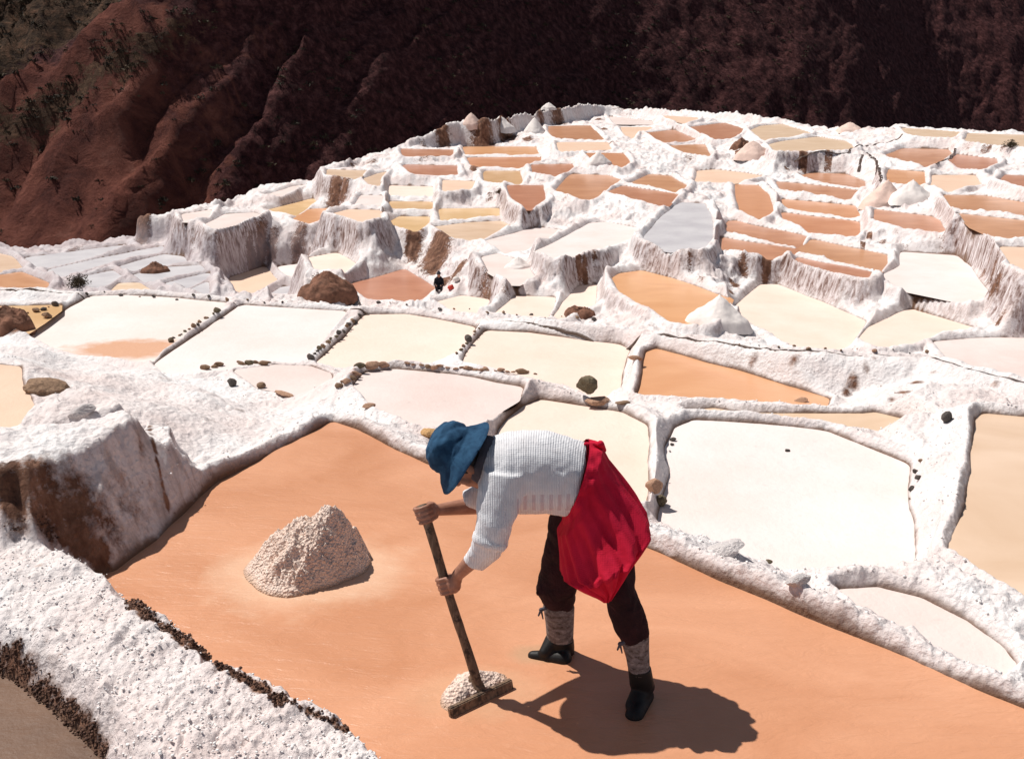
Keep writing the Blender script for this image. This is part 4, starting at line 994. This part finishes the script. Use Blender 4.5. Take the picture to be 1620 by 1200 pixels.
def organic(name, bm, voxel, smooth, mat, parent, disp=None):
    bmesh.ops.recalc_face_normals(bm, faces=bm.faces)
    me = bpy.data.meshes.new(name); bm.to_mesh(me); bm.free()
    tmp = bpy.data.objects.new("tmp", me); COL.objects.link(tmp)
    m = tmp.modifiers.new("r", 'REMESH'); m.mode = 'VOXEL'; m.voxel_size = voxel
    m2 = tmp.modifiers.new("s", 'SMOOTH'); m2.iterations = smooth; m2.factor = .5
    dg = bpy.context.evaluated_depsgraph_get(); dg.update()
    out = bpy.data.meshes.new_from_object(tmp.evaluated_get(dg)); out.name = name
    bpy.data.objects.remove(tmp); bpy.data.meshes.remove(me)
    n = len(out.vertices); co = np.empty(n*3, np.float32); out.vertices.foreach_get("co", co); co = co.reshape(-1, 3)
    if disp:
        no = np.empty(n*3, np.float32); out.vertices.foreach_get("normal", no); no = no.reshape(-1, 3)
        co = co + no*disp(co)[:, None]
    out.vertices.foreach_set("co", co.ravel().astype(np.float32)); out.update()
    out.polygons.foreach_set("use_smooth", np.ones(len(out.polygons), bool)); out.materials.clear()
    return link(name, out, mat, parent)

def skin_material():
    b = NB("skin"); P = b.obj(); f = b.noise(P, 22, 5, .6)
    c = b.mix(b.ramp(f, (0.35, 0.0), (0.7, 1.0)), (0.30, 0.135, 0.085), (0.40, 0.20, 0.135))
    return b.fin(c, .5, b.bump(b.noise(P, 140, 4, .6), .3, .003), .4)
def cloth_material(name, c1, c2, weave=260, folds=9, rough=.9, strength=.5, fd=.02):
    b = NB(name); P = b.obj(); f = b.noise(P, folds, 5, .6, .5)
    c = b.mix(b.ramp(f, (0.35, 0.0), (0.68, 1.0)), c1, c2)
    w1 = b.n("ShaderNodeTexWave", wave_type='BANDS', bands_direction='X'); b.l(P, w1.inputs[0]); w1.inputs["Scale"].default_value = weave/6.28
    w2 = b.n("ShaderNodeTexWave", wave_type='BANDS', bands_direction='Z'); b.l(P, w2.inputs[0]); w2.inputs["Scale"].default_value = weave/6.28
    n = b.bump(b.math('ADD', w1.outputs["Fac"], w2.outputs["Fac"]), .25, .0015, b.bump(f, strength, fd))
    return b.fin(c, rough, n, .2)
def knit_material():
    b = NB("ribbed_knit"); P = b.pos()
    w1 = b.n("ShaderNodeTexWave", wave_type='BANDS', bands_direction='X'); b.l(P, w1.inputs[0]); w1.inputs["Scale"].default_value = 46
    w1.inputs["Distortion"].default_value = .9; w1.inputs["Detail"].default_value = 2; w1.inputs["Detail Scale"].default_value = .6
    rows_ = b.n("ShaderNodeTexWave", wave_type='BANDS', bands_direction='Z'); b.l(P, rows_.inputs[0]); rows_.inputs["Scale"].default_value = 55; rows_.inputs["Distortion"].default_value = 1.5
    c = b.mix(b.ramp(w1.outputs["Fac"], (0.0, 1.0), (0.55, 0.0)), (0.84, 0.84, 0.855), (0.70, 0.70, 0.735))
    # faded pink lozenge band near the hem
    s = b.n("ShaderNodeSeparateXYZ"); b.l(P, s.inputs[0])
    za, zb = at_y(850, 808, 3.8).z, at_y(850, 778, 3.8).z; xa, xb = at_y(818, 800, 3.8).x, at_y(905, 800, 3.8).x
    inz = b.math('MULTIPLY', b.math('GREATER_THAN', s.outputs[2], za), b.math('LESS_THAN', s.outputs[2], zb))
    inx = b.math('MULTIPLY', b.math('GREATER_THAN', s.outputs[0], xa), b.math('LESS_THAN', s.outputs[0], xb))
    w3 = b.n("ShaderNodeTexWave", wave_type='BANDS', bands_direction='X'); b.l(P, w3.inputs[0]); w3.inputs["Scale"].default_value = 9; w3.inputs["Distortion"].default_value = .6
    pat = b.math('MULTIPLY', b.math('MULTIPLY', inz, inx), b.ramp(w3.outputs["Fac"], (0.45, 0.0), (0.75, .40)))
    c = b.mix(pat, c, (0.50, 0.30, 0.36))
    c = b.mix(b.ramp(b.noise(P, 12, 5, .6), (0.45, 0.0), (0.8, .35)), c, (0.56, 0.50, 0.50))
    n = b.bump(rows_.outputs["Fac"], .25, .002, b.bump(w1.outputs["Fac"], .6, .005, b.bump(b.noise(P, 9, 4, .6), .5, .03)))
    return b.fin(c, .95, n, .1)
SKIN = skin_material(); KNIT = knit_material()
RED = cloth_material("red_cloth", (0.50, 0.006, 0.030), (0.62, 0.012, 0.050), 300, 8, .85, .35, .02)
DENIM = cloth_material("blue_denim", (0.008, 0.035, 0.080), (0.030, 0.095, 0.180), 520, 16, .9, .5, .01)
DARK = cloth_material("dark_trouser", (0.018, 0.007, 0.009), (0.040, 0.014, 0.017), 300, 10, .9, .6, .03)
SCARF = cloth_material("grey_cloth", (0.075, 0.07, 0.085), (0.12, 0.11, 0.13), 300, 14, .9, .6, .02)
def gaiter_material():
    b = NB("patterned_gaiter"); P = b.pos()
    w1 = b.n("ShaderNodeTexWave", wave_type='BANDS', bands_direction='Z', wave_profile='SIN'); b.l(P, w1.inputs[0]); w1.inputs["Scale"].default_value = 11; w1.inputs["Distortion"].default_value = 2.6; w1.inputs["Detail Scale"].default_value = 3.5
    c = b.mix(b.ramp(w1.outputs["Fac"], (0.35, 0.0), (0.8, .45)), b.ramp(b.noise(b.scale(P, 1, 1, 1.6), 34, 5, .7), (0.36, (0.06, 0.048, 0.043)), (0.50, (0.19, 0.16, 0.15)), (0.66, (0.38, 0.345, 0.34))), (0.27, 0.24, 0.245))
    c = b.mix(b.ramp(b.noise(P, 60, 4, .7), (0.4, 0.0), (0.75, .6)), c, (0.10, 0.07, 0.06))
    return b.fin(c, .9, b.bump(b.noise(P, 90, 4, .7), .6, .006), .2)
GAIT = gaiter_material()
RUBBER = plain("black_rubber", (.010, .009, .009), .55, .3, 40, .3, .003)
WOODH = plain("worn_handle_wood", (.17, .115, .075), .7, .6, 18, .6, .006)
def wood_material():
    b = NB("worn_handle"); P = b.obj()
    f = b.noise(b.scale(P, 60, 60, 6), 1, 5, .6, .4); g = b.noise(P, 26, 6, .75)
    c = b.ramp(f, (0.3, (0.09, 0.055, 0.035)), (0.6, (0.24, 0.155, 0.10)), (0.8, (0.36, 0.26, 0.19)))
    c = b.mix(b.ramp(g, (0.50, 0.0), (0.60, .9)), c, (0.030, 0.020, 0.016))
    return b.fin(c, .7, b.bump(f, .5, .004, b.bump(g, .5, .006)), .3)
WOOD = wood_material()

pbase = on_z(935, 1075, 0)
person = empty("person", pbase, "worker in blue sun hat, pale knit sweater and red skirt, bent over raking salt", "person")

# the rake
Htop = at_y(667, 799, 3.95); Hbot = Vector(on_z(760, 1096, .015)); HA = (Htop-Hbot).normalized()
rake = empty("salt_rake", (Hbot.x, Hbot.y, 0), "wooden salt rake with a long worn handle held by the bent worker", "rake")
bm = bmesh.new(); n_ = 22; rings = []
for k in range(n_+1):
    t = k/n_; c = Hbot.lerp(Htop, t) + Vector((math.sin(t*9)*.002, 0, math.cos(t*7)*.002)); r_ = .0215 - .002*math.sin(t*3.1) + random.uniform(-.0008, .0008)
    a = HA.orthogonal().normalized(); rings.append((c, a*r_, HA.cross(a)*r_))
add_loft(bm, rings, 14); me = bpy.data.meshes.new("handle"); bm.to_mesh(me); bm.free()
for p in me.polygons: p.use_smooth = True
link("handle", me, WOOD, rake)
b0 = Vector(on_z(711, 1127, .02)); b1 = Vector(on_z(810, 1080, .02)); dr = (b1-b0).normalized(); L = (b1-b0).length
bm = bmesh.new(); m = bmesh.ops.create_cube(bm, size=1)
nrm = Vector((dr.y, -dr.x, 0)).normalized(); upv = Vector((0, 0, 1))
M = Matrix((dr*L, nrm*.022, (upv*1.0+nrm*-.25).normalized()*.058)).transposed().to_4x4(); M.translation = (b0+b1)/2 + Vector((0, 0, -.008))
bmesh.ops.transform(bm, matrix=M, verts=m['verts']); bmesh.ops.bevel(bm, geom=bm.edges[:], offset=.004, segments=2, affect='EDGES')
me = bpy.data.meshes.new("rake_board"); bm.to_mesh(me); bm.free(); link("rake_board", me, WOOD, rake)
bm = bmesh.new(); add_cap(bm, Hbot+HA*.055-nrm*.02, .026, Hbot+HA*.02, .028, 10); me = bpy.data.meshes.new("socket"); bm.to_mesh(me); bm.free(); link("socket", me, WOOD, rake)

# body: one continuous figure under the clothes
yc = 3.95
U_ = (at_y(732, 727, yc)-at_y(740, 733, yc)).normalized(); FR = (at_y(734, 741, yc)-at_y(740, 733, yc)).normalized()
FR = (FR - U_*FR.dot(U_)).normalized(); SD = U_.cross(FR).normalized()
HC = at_y(741, 729, yc)
body = bmesh.new()
add_ell(body, HC + U_*.012, FR*.094, SD*.076, U_*.105)
add_ell(body, HC - U_*.045 + FR*.022, FR*.066, SD*.060, U_*.070)          # jaw
add_cap(body, HC - U_*.095 + FR*.058, .018, HC - U_*.098 + FR*.050, .018)  # chin
add_cap(body, HC + U_*.010 + FR*.086, .010, HC - U_*.028 + FR*.105, .0145)  # nose
add_cap(body, HC - U_*.030 + FR*.094 - SD*.013, .008, HC - U_*.030 + FR*.094 + SD*.013, .008)
add_cap(body, HC - U_*.057 + FR*.080 - SD*.020, .0075, HC - U_*.057 + FR*.080 + SD*.020, .0075)  # lips
add_cap(body, HC - U_*.067 + FR*.077 - SD*.016, .0075, HC - U_*.067 + FR*.077 + SD*.016, .0075)
for sg in (-1, 1):
    add_cap(body, HC - U_*.015 + FR*.068 + SD*.045*sg, .020, HC - U_*.04 + FR*.055 + SD*.045*sg, .02)  # cheek
    add_cap(body, HC + U_*.024 + FR*.080 + SD*.018*sg, .010, HC + U_*.022 + FR*.070 + SD*.048*sg, .010)  # brow
    add_ell(body, HC - U_*.010 - FR*.004 + SD*.078*sg, FR*.018, SD*.008, U_*.030)  # ear
NK = at_y(772, 742, yc)
add_cap(body, HC - U_*.06 - FR*.02, .056, NK, .060)
CH = at_y(812, 748, yc); PV = at_y(915, 765, yc)
add_ell(body, CH, Vector((.14, 0, 0)), Vector((0, .15, 0)), Vector((0, 0, .11)))
add_cap(body, CH, .11, PV, .12)
SN, SFr = at_y(787, 762, 3.86), at_y(780, 748, 4.08)
EN, EF = at_y(783, 850, 3.72), at_y(785, 795, 4.14)
HNc = Hbot + (Htop-Hbot)*(( at_y(706, 925, 3.87).z - Hbot.z)/(Htop.z-Hbot.z)); HFc = Hbot.lerp(Htop, .955)
WN = at_y(724, 909, HNc.y-.03); WF = at_y(694, 806, HFc.y+.045)
for s_, e_, w_ in ((SN, EN, WN), (SFr, EF, WF)):
    add_cap(body, CH.lerp(s_, .6), .06, s_, .050); add_cap(body, s_, .048, e_, .040); add_cap(body, e_, .040, e_.lerp(w_, .35), .040); add_cap(body, e_.lerp(w_, .35), .040, w_, .0255)
def hand(C0, W0, flip):
    A_ = HA; D_ = (W0-C0); D_ = (D_ - A_*D_.dot(A_)).normalized(); T_ = A_.cross(D_)*flip
    pc = C0 + D_*.040
    add_cap(body, W0, .025, pc + D_*.008 - A_*.004, .024)
    add_ell(body, pc, D_*.017, T_*.036, A_*.043)
    add_ell(body, pc + D_*.012, D_*.018, T_*.028, A_*.036)
    for i, (L_, r_) in enumerate(((1.0, .0098), (1.08, .0102), (1.02, .0098), (.85, .0085))):
        o = A_*(.031 - i*.0205); pts = []
        for a in (38, 88, 135, 178, 212):
            a = math.radians(25 + (a-25)*L_); rr = .033; pts.append(C0 + o + D_*rr*math.cos(a) + T_*rr*math.sin(a))
        prev = pc + o*.9 + T_*.022
        for k, q in enumerate(pts):
            add_cap(body, prev, r_*(1.08-.05*k), q, r_*(1.03-.06*k), 10); prev = q
    prev = pc - T_*.020 + A_*.012 + D_*.01
    for k, a in enumerate((-55, -100, -140, -165)):
        a = math.radians(a); q = C0 + A_*(.024+.003*k) + D_*.032*math.cos(a) + T_*.032*math.sin(a); add_cap(body, prev, .0135-.001*k, q, .0128-.001*k, 10); prev = q
hand(HNc, WN, -1); hand(HFc, WF, -1)
HIPN, HIPF = at_y(945, 800, 3.87), at_y(915, 795, 4.04)
KN, KF = at_y(975, 925, 3.80), at_y(888, 905, 4.05)
AN, AF = at_y(1012, 1070, 3.745), at_y(886, 1008, 4.11)
for h_, k_, a_ in ((HIPN, KN, AN), (HIPF, KF, AF)):
    add_cap(body, PV, .09, h_, .062); add_cap(body, h_, .066, k_, .050); add_cap(body, k_, .048, k_.lerp(a_, .35), .045); add_cap(body, k_.lerp(a_, .35), .045, a_, .032)
bodyo = organic("body", body, .0045, 3, SKIN, person)
# eyes and hair
bm = bmesh.new()
for sg in (-1, 1): add_ell(bm, HC + U_*.003 + FR*.083 + SD*.030*sg, FR*.010, SD*.012, U_*.007, 12)
me = bpy.data.meshes.new("eyes"); bm.to_mesh(me); bm.free(); link("eyes", me, plain("eye_dark", (.02, .012, .01), .2, .05), person)
bm = bmesh.new(); add_ell(bm, HC + U_*.02 - FR*.012, FR*.094, SD*.083, U_*.100); add_ell(bm, HC - U_*.045 - FR*.055, FR*.040, SD*.066, U_*.055)
organic("hair", bm, .005, 2, plain("hair_dark", (.012, .009, .008), .6, .4, 60, .4), person)

# sweater
def wr(co, sc_, am, sd_): return am*fbm(co[:, 0]*sc_ + co[:, 1]*sc_*.7, co[:, 2]*sc_ - co[:, 1]*sc_*.5, 4, sd_)
bm = bmesh.new()
add_loft(bm, [ring(930, 708, 899, 800, yc, .150), ring(925, 702, 890, 811, yc, .165), ring(900, 692, 868, 806, yc, .175), ring(868, 684, 840, 806, yc, .18), ring(835, 683, 812, 804, yc, .19), ring(806, 686, 785, 798, yc, .195), ring(785, 691, 768, 785, yc, .17), ring(770, 698, 757, 768, yc, .12), ring(764, 704, 755, 758, yc, .09)], 32)
add_loft(bm, [ring(765, 738, 842, 742, 3.83, .085), ring(757, 765, 836, 778, 3.80, .088), ring(755, 790, 823, 802, 3.765, .072), ring(756, 818, 811, 832, 3.735, .064), ring(751, 841, 804, 856, 3.725, .060), ring(744, 862, 792, 879, 3.755, .055), ring(733, 884, 765, 901, 3.79, .044)], 24)
add_loft(bm, [ring(750, 842, 805, 858, 3.72, .067), ring(747, 850, 803, 866, 3.725, .067)], 24)
add_cap(bm, SFr, .075, at_y(790, 770, 4.12), .070); add_loft(bm, [ring(795, 752, 800, 812, 4.13, .062), ring(765, 760, 772, 806, 4.10, .055), ring(745, 770, 754, 804, 4.07, .048), ring(731, 778, 741, 802, 4.055, .042)], 20)
organic("sweater", bm, .007, 4, KNIT, person, lambda co: wr(co, 10, .010, 3)+wr(co, 28, .004, 8))
# scarf at the nape
bm = bmesh.new()
add_loft(bm, [ring(765, 689, 742, 754, yc, .085), ring(772, 690, 754, 762, yc, .105), ring(783, 693, 764, 764, yc, .105)], 24)
organic("neck_cloth", bm, .006, 3, SCARF, person, lambda co: wr(co, 22, .006, 4))
# trousers
bm = bmesh.new()
add_loft(bm, [ring(895, 770, 955, 752, yc, .13), ring(892, 808, 992, 780, 3.95, .15)], 24)
add_loft(bm, [ring(915, 800, 1000, 815, 3.88, .075), ring(930, 870, 1003, 872, 3.83, .070), ring(944, 915, 1003, 908, 3.80, .068), ring(953, 945, 1004, 932, 3.775, .072), ring(962, 970, 1014, 955, 3.77, .070), ring(974, 996, 1024, 982, 3.765, .066), ring(984, 1014, 1026, 1000, 3.76, .058)], 24)
add_loft(bm, [ring(878, 800, 940, 800, 4.03, .10), ring(868, 835, 932, 845, 4.03, .095), ring(857, 872, 926, 880, 4.04, .085), ring(854, 905, 919, 912, 4.05, .078), ring(848, 932, 913, 935, 4.06, .076), ring(857, 946, 910, 950, 4.07, .068), ring(861, 955, 907, 958, 4.08, .06)], 24)
add_cap(bm, at_y(862, 928, 4.03), .03, at_y(852, 937, 4.02), .012)
organic("trousers", bm, .007, 3, DARK, person, lambda co: wr(co, 9, .016, 5)+wr(co, 24, .006, 9))
# gaiters and rubber boots
def simple(name, rings, mat, seg=28, disp=0.0):
    bm = bmesh.new(); add_loft(bm, rings, seg); bmesh.ops.recalc_face_normals(bm, faces=bm.faces)
    me = bpy.data.meshes.new(name); bm.to_mesh(me); bm.free()
    for p in me.polygons: p.use_smooth = True
    return link(name, me, mat, person)
def dens(keys, n=5):
    out = []
    for a, b in zip(keys, keys[1:]):
        for k in range(n): t = k/n; out.append(tuple(x.lerp(y, t) if isinstance(x, Vector) else x for x, y in zip(a, b)))
    out.append(keys[-1]); return out
simple("gaiter", dens([ring(985, 1009, 1025, 996, 3.76, .054), ring(984, 1016, 1027, 1004, 3.76, .057), ring(989, 1032, 1027, 1025, 3.757, .050), ring(993, 1054, 1028, 1052, 3.752, .046), ring(995, 1062, 1029, 1060, 3.75, .047)]), GAIT)
simple("gaiter", dens([ring(862, 951, 907, 953, 4.08, .058), ring(859, 958, 909, 960, 4.08, .06), ring(863, 984, 908, 986, 4.09, .053), ring(865, 1008, 907, 1010, 4.10, .05), ring(865, 1016, 907, 1017, 4.105, .05)]), GAIT)
for tu, tv, ty in ((981, 1018, 3.72), (856, 964, 4.04)):
    bm = bmesh.new(); c = at_y(tu, tv, ty); q = at_y(tu+8, tv-3, ty)
    add_cap(bm, q, .007, c, .010, 8); add_cap(bm, c, .006, at_y(tu-4, tv+9, ty), .004, 8); add_cap(bm, c, .005, at_y(tu+3, tv+14, ty), .003, 8)
    me = bpy.data.meshes.new("gaiter_tie"); bm.to_mesh(me); bm.free(); link("gaiter_tie", me, SCARF, person)
hn = Vector(on_z(1019, 1092, .03)) - Vector((0, 0, .025)); tn = Vector(on_z(1004, 1122, .028)) - Vector((0, 0, .028))
bm = bmesh.new(); add_loft(bm, [ring(993, 1056, 1030, 1054, 3.752, .049), ring(995, 1072, 1033, 1070, 3.752, .050), ring(996, 1084, 1034, 1082, 3.76, .052)], 20)
add_cap(bm, hn, .044, tn, .040); add_cap(bm, hn + Vector((0, .0, .05)), .046, tn + Vector((.002, .05, .012)), .036)
organic("boot", bm, .005, 4, RUBBER, person)
hf = Vector(on_z(890, 1034, .028)) - Vector((0, 0, .024)); tf = Vector(on_z(843, 1033, .014)) - Vector((0, 0, .012))
bm = bmesh.new(); add_loft(bm, [ring(864, 1009, 908, 1010, 4.10, .052), ring(862, 1020, 909, 1022, 4.105, .052), ring(862, 1030, 909, 1033, 4.11, .05)], 20)
add_cap(bm, hf, .042, tf, .024); add_cap(bm, at_y(876, 1014, 4.1), .045, Vector(on_z(862, 1031, .030)), .028)
organic("boot", bm, .005, 4, RUBBER, person)
# the red cloth tied round the hips, falling to a point over the near thigh
keys = [ring(932, 699, 891, 806, yc, .172), ring(952, 706, 890, 822, yc, .180), ring(962, 728, 882, 838, 3.94, .185), ring(982, 755, 884, 858, 3.93, .192), ring(1002, 785, 888, 882, 3.90, .195), ring(1020, 815, 891, 905, 3.86, .205), ring(1023, 838, 896, 908, 3.83, .195), ring(1010, 862, 908, 914, 3.79, .160), ring(996, 888, 926, 926, 3.76, .115), ring(982, 915, 945, 938, 3.73, .065), ring(967, 946, 956, 951, 3.70, .018)]
rings = dens(keys, 12); V, T, sg = loftmesh(rings, 110)
V = np.array([v[:] for v in V]); nr_ = len(rings); th = np.tile(np.linspace(0, 2*np.pi, 110, endpoint=False), nr_); lv = np.repeat(np.linspace(0, 1, nr_), 110)
cen = np.repeat(np.array([r[0][:] for r in rings]), 110, 0); out_ = V-cen; ln = np.linalg.norm(out_, axis=1, keepdims=True)+1e-6
fold = (np.sin(th*9 + 3.0*lv + 1.4*np.sin(lv*6))*.6 + np.sin(th*17+2+lv*7)*.25 + fbm(th*2.2, lv*3.5, 3, 17)*1.2)
fold = .55*fold + .9*(np.abs(np.sin(th*5.5 + 1.5*lv))*2-1)*np.clip(lv*2.5, 0, 1) + .5*(np.abs(np.sin(th*11 + 2.5*lv+1))*2-1)
amp = .003 + .016*np.clip(lv*1.6, 0, 1)*np.clip((1.05-lv)*3, 0, 1)
V = V + out_/ln*(fold*amp)[:, None]
V[:, :] += (out_/ln)*(.006*np.exp(-((lv-.06)/.03)**2)*np.sin(th*13))[:, None]
me = np_mesh("red_skirt", V, np.array(T), True); sk = link("red_skirt", me, RED, person)
bm = bmesh.new(); add_cap(bm, at_y(950, 702, 3.93), .016, at_y(956, 712, 3.95), .010); add_cap(bm, at_y(926, 702, 3.95), .008, at_y(950, 703, 3.94), .014)
organic("skirt_knot", bm, .004, 3, RED, person)
# sun hat
hk = [ring(772, 674, 702, 772, yc, .185), ring(756, 677, 698, 760, yc, .150), ring(741, 678, 696, 747, yc, .118), ring(733, 674, 690, 742, yc, .108), ring(716, 669, 681, 733, yc, .104), ring(702, 672, 675, 722, yc, .090), ring(690, 681, 675, 708, yc, .055), ring(684, 690, 680, 699, yc, .012)]
rings = dens(hk, 6); V, T, sg = loftmesh(rings, 72); V = np.array([v[:] for v in V])
th = np.tile(np.linspace(0, 2*np.pi, 72, endpoint=False), len(rings)); lv = np.repeat(np.linspace(0, 1, len(rings)), 72)
cen = np.repeat(np.array([r[0][:] for r in rings]), 72, 0); o_ = V-cen; ln = np.linalg.norm(o_, axis=1, keepdims=True)+1e-6
V += o_/ln*(fbm(np.cos(th)*1.5, np.sin(th)*1.5+lv*5, 4, 27)*.014*np.clip(lv*3, .3, 1))[:, None]
brim = np.clip(1-lv/.3, 0, 1); V += np.outer(brim*.004*np.sin(th*3+1), np.array(U_[:]))
me = np_mesh("sun_hat", V, np.array(T), True)
hat = link("sun_hat", me, DENIM, person); so_ = hat.modifiers.new("t", 'SOLIDIFY'); so_.thickness = .004; so_.offset = 0
for k, (f0, rr) in enumerate(((0, .0030), (4, .0016), (8, .0016), (12, .0030))):
    idxr = f0; pts = [Vector(V[idxr*72+j]) for j in range(72)]
    bm = bmesh.new(); prev = None; rings2 = []
    for j in range(73):
        q = pts[j % 72]; nx_ = pts[(j+1) % 72]; d_ = (nx_-q).normalized(); a = d_.orthogonal().normalized(); rings2.append((q, a*rr, d_.cross(a)*rr))
    add_loft(bm, rings2, 6); me = bpy.data.meshes.new("hat_seam"); bm.to_mesh(me); bm.free(); link("hat_seam", me, DENIM, hat)

# ------------------------------------------------------------------ distant worker crouching by the reddish pond
p = hit(695, 463); ax_ = math.hypot(p.x, p.y)*CP + (H-p.z)*SP; m_ = 33/F*ax_
w2 = empty("person", p, "distant worker in dark clothes crouching at the foot of the dark cliff", "person")
def wp(x, y, z): return p + Vector((x, y, z))*m_
bm = bmesh.new(); add_cap(bm, wp(-.02, .05, .30), .13*m_, wp(0, -.02, .62), .14*m_); add_cap(bm, wp(0, -.06, .68), .06*m_, wp(0, -.10, .80), .07*m_)
add_ell(bm, wp(0, -.12, .88), Vector((.085, 0, 0))*m_, Vector((0, .09, 0))*m_, Vector((0, 0, .11))*m_)
for s_ in (-1, 1):
    add_cap(bm, wp(.08*s_, .04, .28), .09*m_, wp(.12*s_, -.26, .36), .07*m_); add_cap(bm, wp(.12*s_, -.26, .36), .065*m_, wp(.11*s_, -.12, .05), .045*m_); add_cap(bm, wp(.11*s_, -.12, .04), .04*m_, wp(.12*s_, -.26, .03), .035*m_)
    add_cap(bm, wp(.15*s_, -.04, .64), .055*m_, wp(.20*s_, -.16, .42), .045*m_); add_cap(bm, wp(.20*s_, -.16, .42), .04*m_, wp(.10*s_, -.34, .38), .03*m_)
organic("body", bm, .018, 2, SKIN, w2)
bm = bmesh.new(); add_cap(bm, wp(-.02, .05, .26), .16*m_, wp(0, -.02, .64), .165*m_)
for s_ in (-1, 1): add_cap(bm, wp(.15*s_, -.04, .64), .075*m_, wp(.20*s_, -.16, .42), .06*m_); add_cap(bm, wp(.08*s_, .04, .28), .11*m_, wp(.12*s_, -.26, .36), .085*m_); add_cap(bm, wp(.12*s_, -.26, .36), .08*m_, wp(.11*s_, -.12, .08), .06*m_)
organic("clothes", bm, .018, 2, plain("black_clothes", (.008, .007, .012), .9, .3, 10, .4), w2)
bm = bmesh.new(); add_cap(bm, wp(0, -.12, .95), .10*m_, wp(0, -.11, .99), .075*m_); add_ell(bm, wp(0, -.13, .94), Vector((.16, 0, 0))*m_, Vector((0, .17, 0))*m_, Vector((0, 0, .015))*m_)
organic("hat", bm, .015, 1, plain("dark_hat", (.02, .02, .03), .9, .3, 10, .4), w2)
def sack(u, v, px, mat, label, name="sack"):
    q = hit(u, v); a_ = math.hypot(q.x, q.y)*CP + (H-q.z)*SP; r_ = px/F*a_
    bm = bmesh.new(); add_ell(bm, q + Vector((0, 0, r_*.5)), Vector((r_, 0, 0)), Vector((0, r_*.8, 0)), Vector((0, 0, r_*.65))); add_cap(bm, q + Vector((r_*.2, 0, r_)), r_*.3, q + Vector((r_*.4, 0, r_*1.35)), r_*.15)
    o = organic(name, bm, .03, 1, mat, None, lambda co: wr(co, 5, .03, 6)); tag(o, label, "sack")
sack(713, 459, 6, plain("red_plastic", (.55, .05, .03), .6, .3, 8, .3), "small red sack beside the crouching distant worker")
sack(722, 448, 6, plain("white_plastic", (.7, .66, .62), .6, .3, 8, .1), "small white sack behind the red one near the distant worker")
